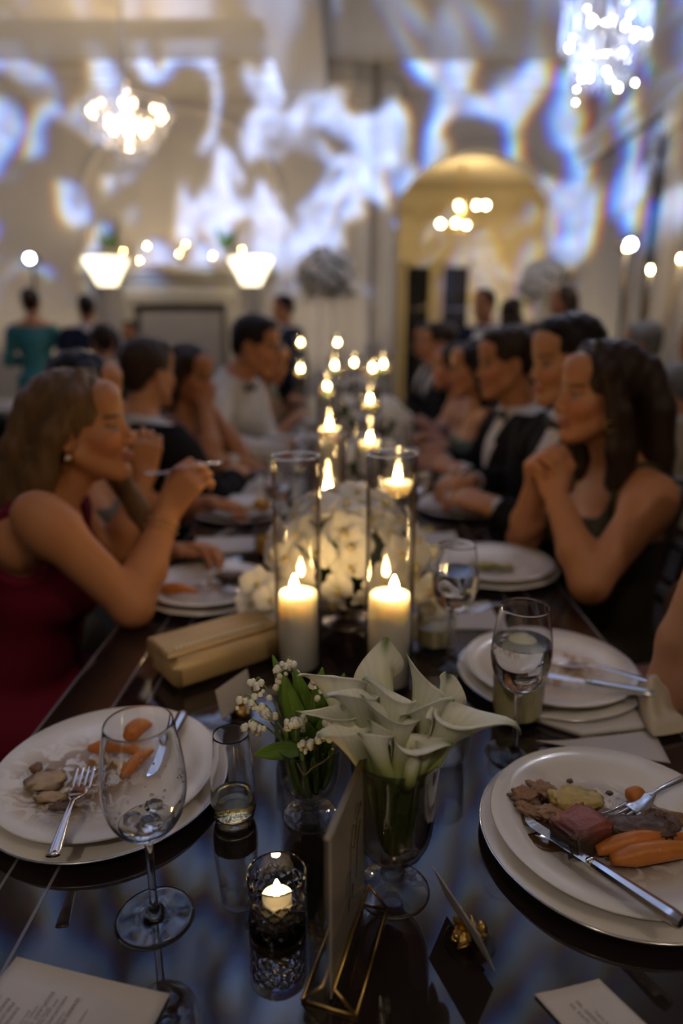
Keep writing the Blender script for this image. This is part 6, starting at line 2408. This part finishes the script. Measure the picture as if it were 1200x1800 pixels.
clone(pg, (1.52, 3.15, 0), (0, 0, math.radians(20)), 'seated guest in a cream jacket behind the shoulder of the woman in olive', scale=0.86)
pn = person('standing man in navy beside the tall flower ball', (-0.56, 6.25, 0), math.radians(120), 'stand', s=0.92, male=True, hair='short', hair_c='black', skin=SK2, cloth=M_NAVY, h=H9)
clone(pn, (1.02, 5.35, 0), (0, 0, 2.4), 'standing man in a dark suit near the dark double doors')
clone(pn, (-2.28, 6.15, 0), (0, 0, 0.3), 'standing man in a dark suit beside the woman in teal')
clone(pn, (-2.15, 6.9, 0), (0, 0, 3.0), 'standing man in a dark suit before the fireplace column', scale=0.80)
ps = person('standing woman with dark hair before the pale curtain', (1.66, 5.5, 0), math.radians(100), 'stand', s=0.94, hair='long', hair_c='dark', skin=SK2, outfit='strapless', cloth=fabric('black_crepe', (0.012, 0.011, 0.012)), h=H9)
clone(ps, (1.36, 5.95, 0), (0, 0, 0.3), 'standing woman in black seen through the arch', scale=0.90)
person('standing woman in a teal gown with her hair up', (-2.74, 6.1, 0), math.radians(20), 'stand', s=0.95, hands=((-2.72, 6.28, 1.05), (-2.86, 6.26, 1.05)), hair='bun', hair_c='dark', skin=SK3, outfit='sleeved', cloth=M_TEAL, h=0.009)

# ------------------------------------------------------------------ side tables with candles behind
M_CLOTH = mat('ivory_tablecloth', (0.40, 0.36, 0.31), 0.9, var=0.06, vscale=10, bump=0.1, bscale=80)


def round_table(x, y, label, r=0.62):
    def fl(a, rr, z):
        return 1 + (0.03 * math.sin(a * 11) * (0.75 - z) if z < 0.7 else 0)
    o = mk('round_table', lathe([(0, 0.02), (r * 1.02, 0.02), (r * 1.0, 0.4), (r, 0.74), (r - 0.02, 0.755), (0, 0.757)], 64, 0, fl), M_CLOTH, loc=(x, y, 0), auto=40)
    tag(o, label, 'table')


round_table(-2.3, 5.55, 'round table in an ivory cloth before the woman in teal')


def small_candle(x, y, z, label, fs=1.8, power=0.12, cat='candle', stand=0.0):
    t = thing('glass_votive', label, cat, (x, y, z + stand), group='small votive candles')
    if stand:
        mk('stand', lathe([(0, -stand), (0.035, -stand), (0.035, -stand + 0.008), (0.008, -stand + 0.02), (0.007, -0.012), (0.028, -0.002), (0, -0.001)], 20), M_BRASS, t, auto=40)
    mk('glass', lathe([(0, 0), (0.026, 0), (0.03, 0.004), (0.034, 0.07), (0.032, 0.07), (0.027, 0.006), (0, 0.006)], 24), M_THIN, t, auto=40)
    mk('wax', lathe([(0, 0.0065), (0.0265, 0.0065), (0.029, 0.035), (0, 0.035)], 24), M_WAX, t, auto=40)
    add_flame(t, 0.040, fs, power)


for k, (x, dz, nm) in enumerate(((-2.60, 0.0, 'beside the far vase'), (-2.33, 0.06, 'second from the far vase'), (-1.97, -0.02, 'left of the middle pair'), (-1.88, 0.07, 'right of the middle pair'), (-1.58, -0.05, 'left of the nearer vase'), (-1.24, 0.02, 'by the mantel end nearest the arch'), (-2.42, -0.1, 'low behind the others'))):
    small_candle(x, BY - 0.28 + 0.02 * (k % 3), 2.0005, 'small lit votive on the mantel shelf, ' + nm, 0.95, 0.3, stand=0.13 + dz)
small_candle(-2.20, 5.5, 0.757, 'small lit votive on the round table before the woman in teal', 1.5)
small_candle(-2.05, 5.75, 0.757, 'small lit votive at the far side of the round table before the woman in teal', 1.5)


# candelabra by the curtain
def candelabrum(x, y, label, heights):
    t = thing('candelabrum', label, 'candelabrum', (x, y, 0))
    mk('stand', lathe([(0, 0), (0.15, 0), (0.15, 0.015), (0.03, 0.04), (0.015, 0.3), (0.015, 1.30), (0.03, 1.34), (0, 1.36)], 24), M_BRASS, t)
    for k, (dx, hh) in enumerate(heights):
        mk('arm', tube(catmull([(0, 0, 1.30), (dx * 0.6, 0, 1.26), (dx, 0, hh - 0.15)], 6), 0.008, 8), M_BRASS, t)
        mk('taper', tube([(dx, 0, hh - 0.16), (dx, 0, hh)], [0.012, 0.009], 10), M_WAX, t)
        add_flame(t, hh + 0.003, 1.7, 0.4, dx)


candelabrum(2.32, 5.6, 'brass candelabrum with three tapers before the pale curtain', ((-0.20, 1.90), (0.0, 1.74), (0.22, 1.82)))
# a small white stage lamp high on the curtain side and another by the left-hand wall
M_STAGE = mat('stage_lamp_lens', (1, 1, 1), 0.3, emit=(0.85, 0.92, 1.0), estr=30, var=0.02)


def stage_lamp(x, y, z, label):
    t = thing('stage_lamp', label, 'lamp', (x, y, z))
    mk('housing', xf(lathe([(0, 0.16), (0.04, 0.16), (0.055, 0.12), (0.06, 0.0), (0.05, 0.0), (0.045, 0.05), (0, 0.06)], 20), rot=(-R90, 0, 0), loc=(0, 0, 0)), M_CAN, t, auto=40)
    mk('lens', xf(lathe([(0, 0.0), (0.036, 0.003), (0.036, 0.008), (0, 0.012)], 20), rot=(R90, 0, 0), loc=(0, 0.002, 0)), M_STAGE, t)
    mk('stand', join(tube([(0, 0.05, -z + 0.02), (0, 0.05, -0.05)], 0.016, 8), xf(lathe([(0, 0), (0.2, 0), (0.2, 0.02), (0, 0.03)], 20), (0, 0.05, -z))), M_CAN, t)


stage_lamp(2.30, 6.0, 1.99, 'small white stage lamp on a stand shining beside the candelabrum')
stage_lamp(-3.28, 7.4, 2.02, 'small white stage lamp on a stand shining beside the fireplace column')


# vases of greenery on the mantel
def mantel_vase(x, label, seed):
    t = thing('vase_of_greenery', label, 'vase', (x, BY - 0.22, 2.0))
    mk('vase', lathe([(0, 0), (0.05, 0), (0.06, 0.06), (0.035, 0.16), (0.045, 0.2), (0.04, 0.2), (0, 0.02)], 24, 2), M_STONE, t)
    rg_ = random.Random(seed)
    for k in range(12):
        a = rg_.uniform(0, 2 * PI)
        leaf_part('leaf', t, (0, 0, 0.18), (0.13 * math.cos(a), 0.10 * math.sin(a), rg_.uniform(0.3, 0.48)), 0.03, c1=(0.05, 0.10, 0.03), c2=(0.14, 0.20, 0.07), nu=8, nv=4)


mantel_vase(-2.78, 'pale vase of greenery on the mantel above the far column', 2)
mantel_vase(-1.42, 'pale vase of greenery on the mantel nearer the arch', 3)
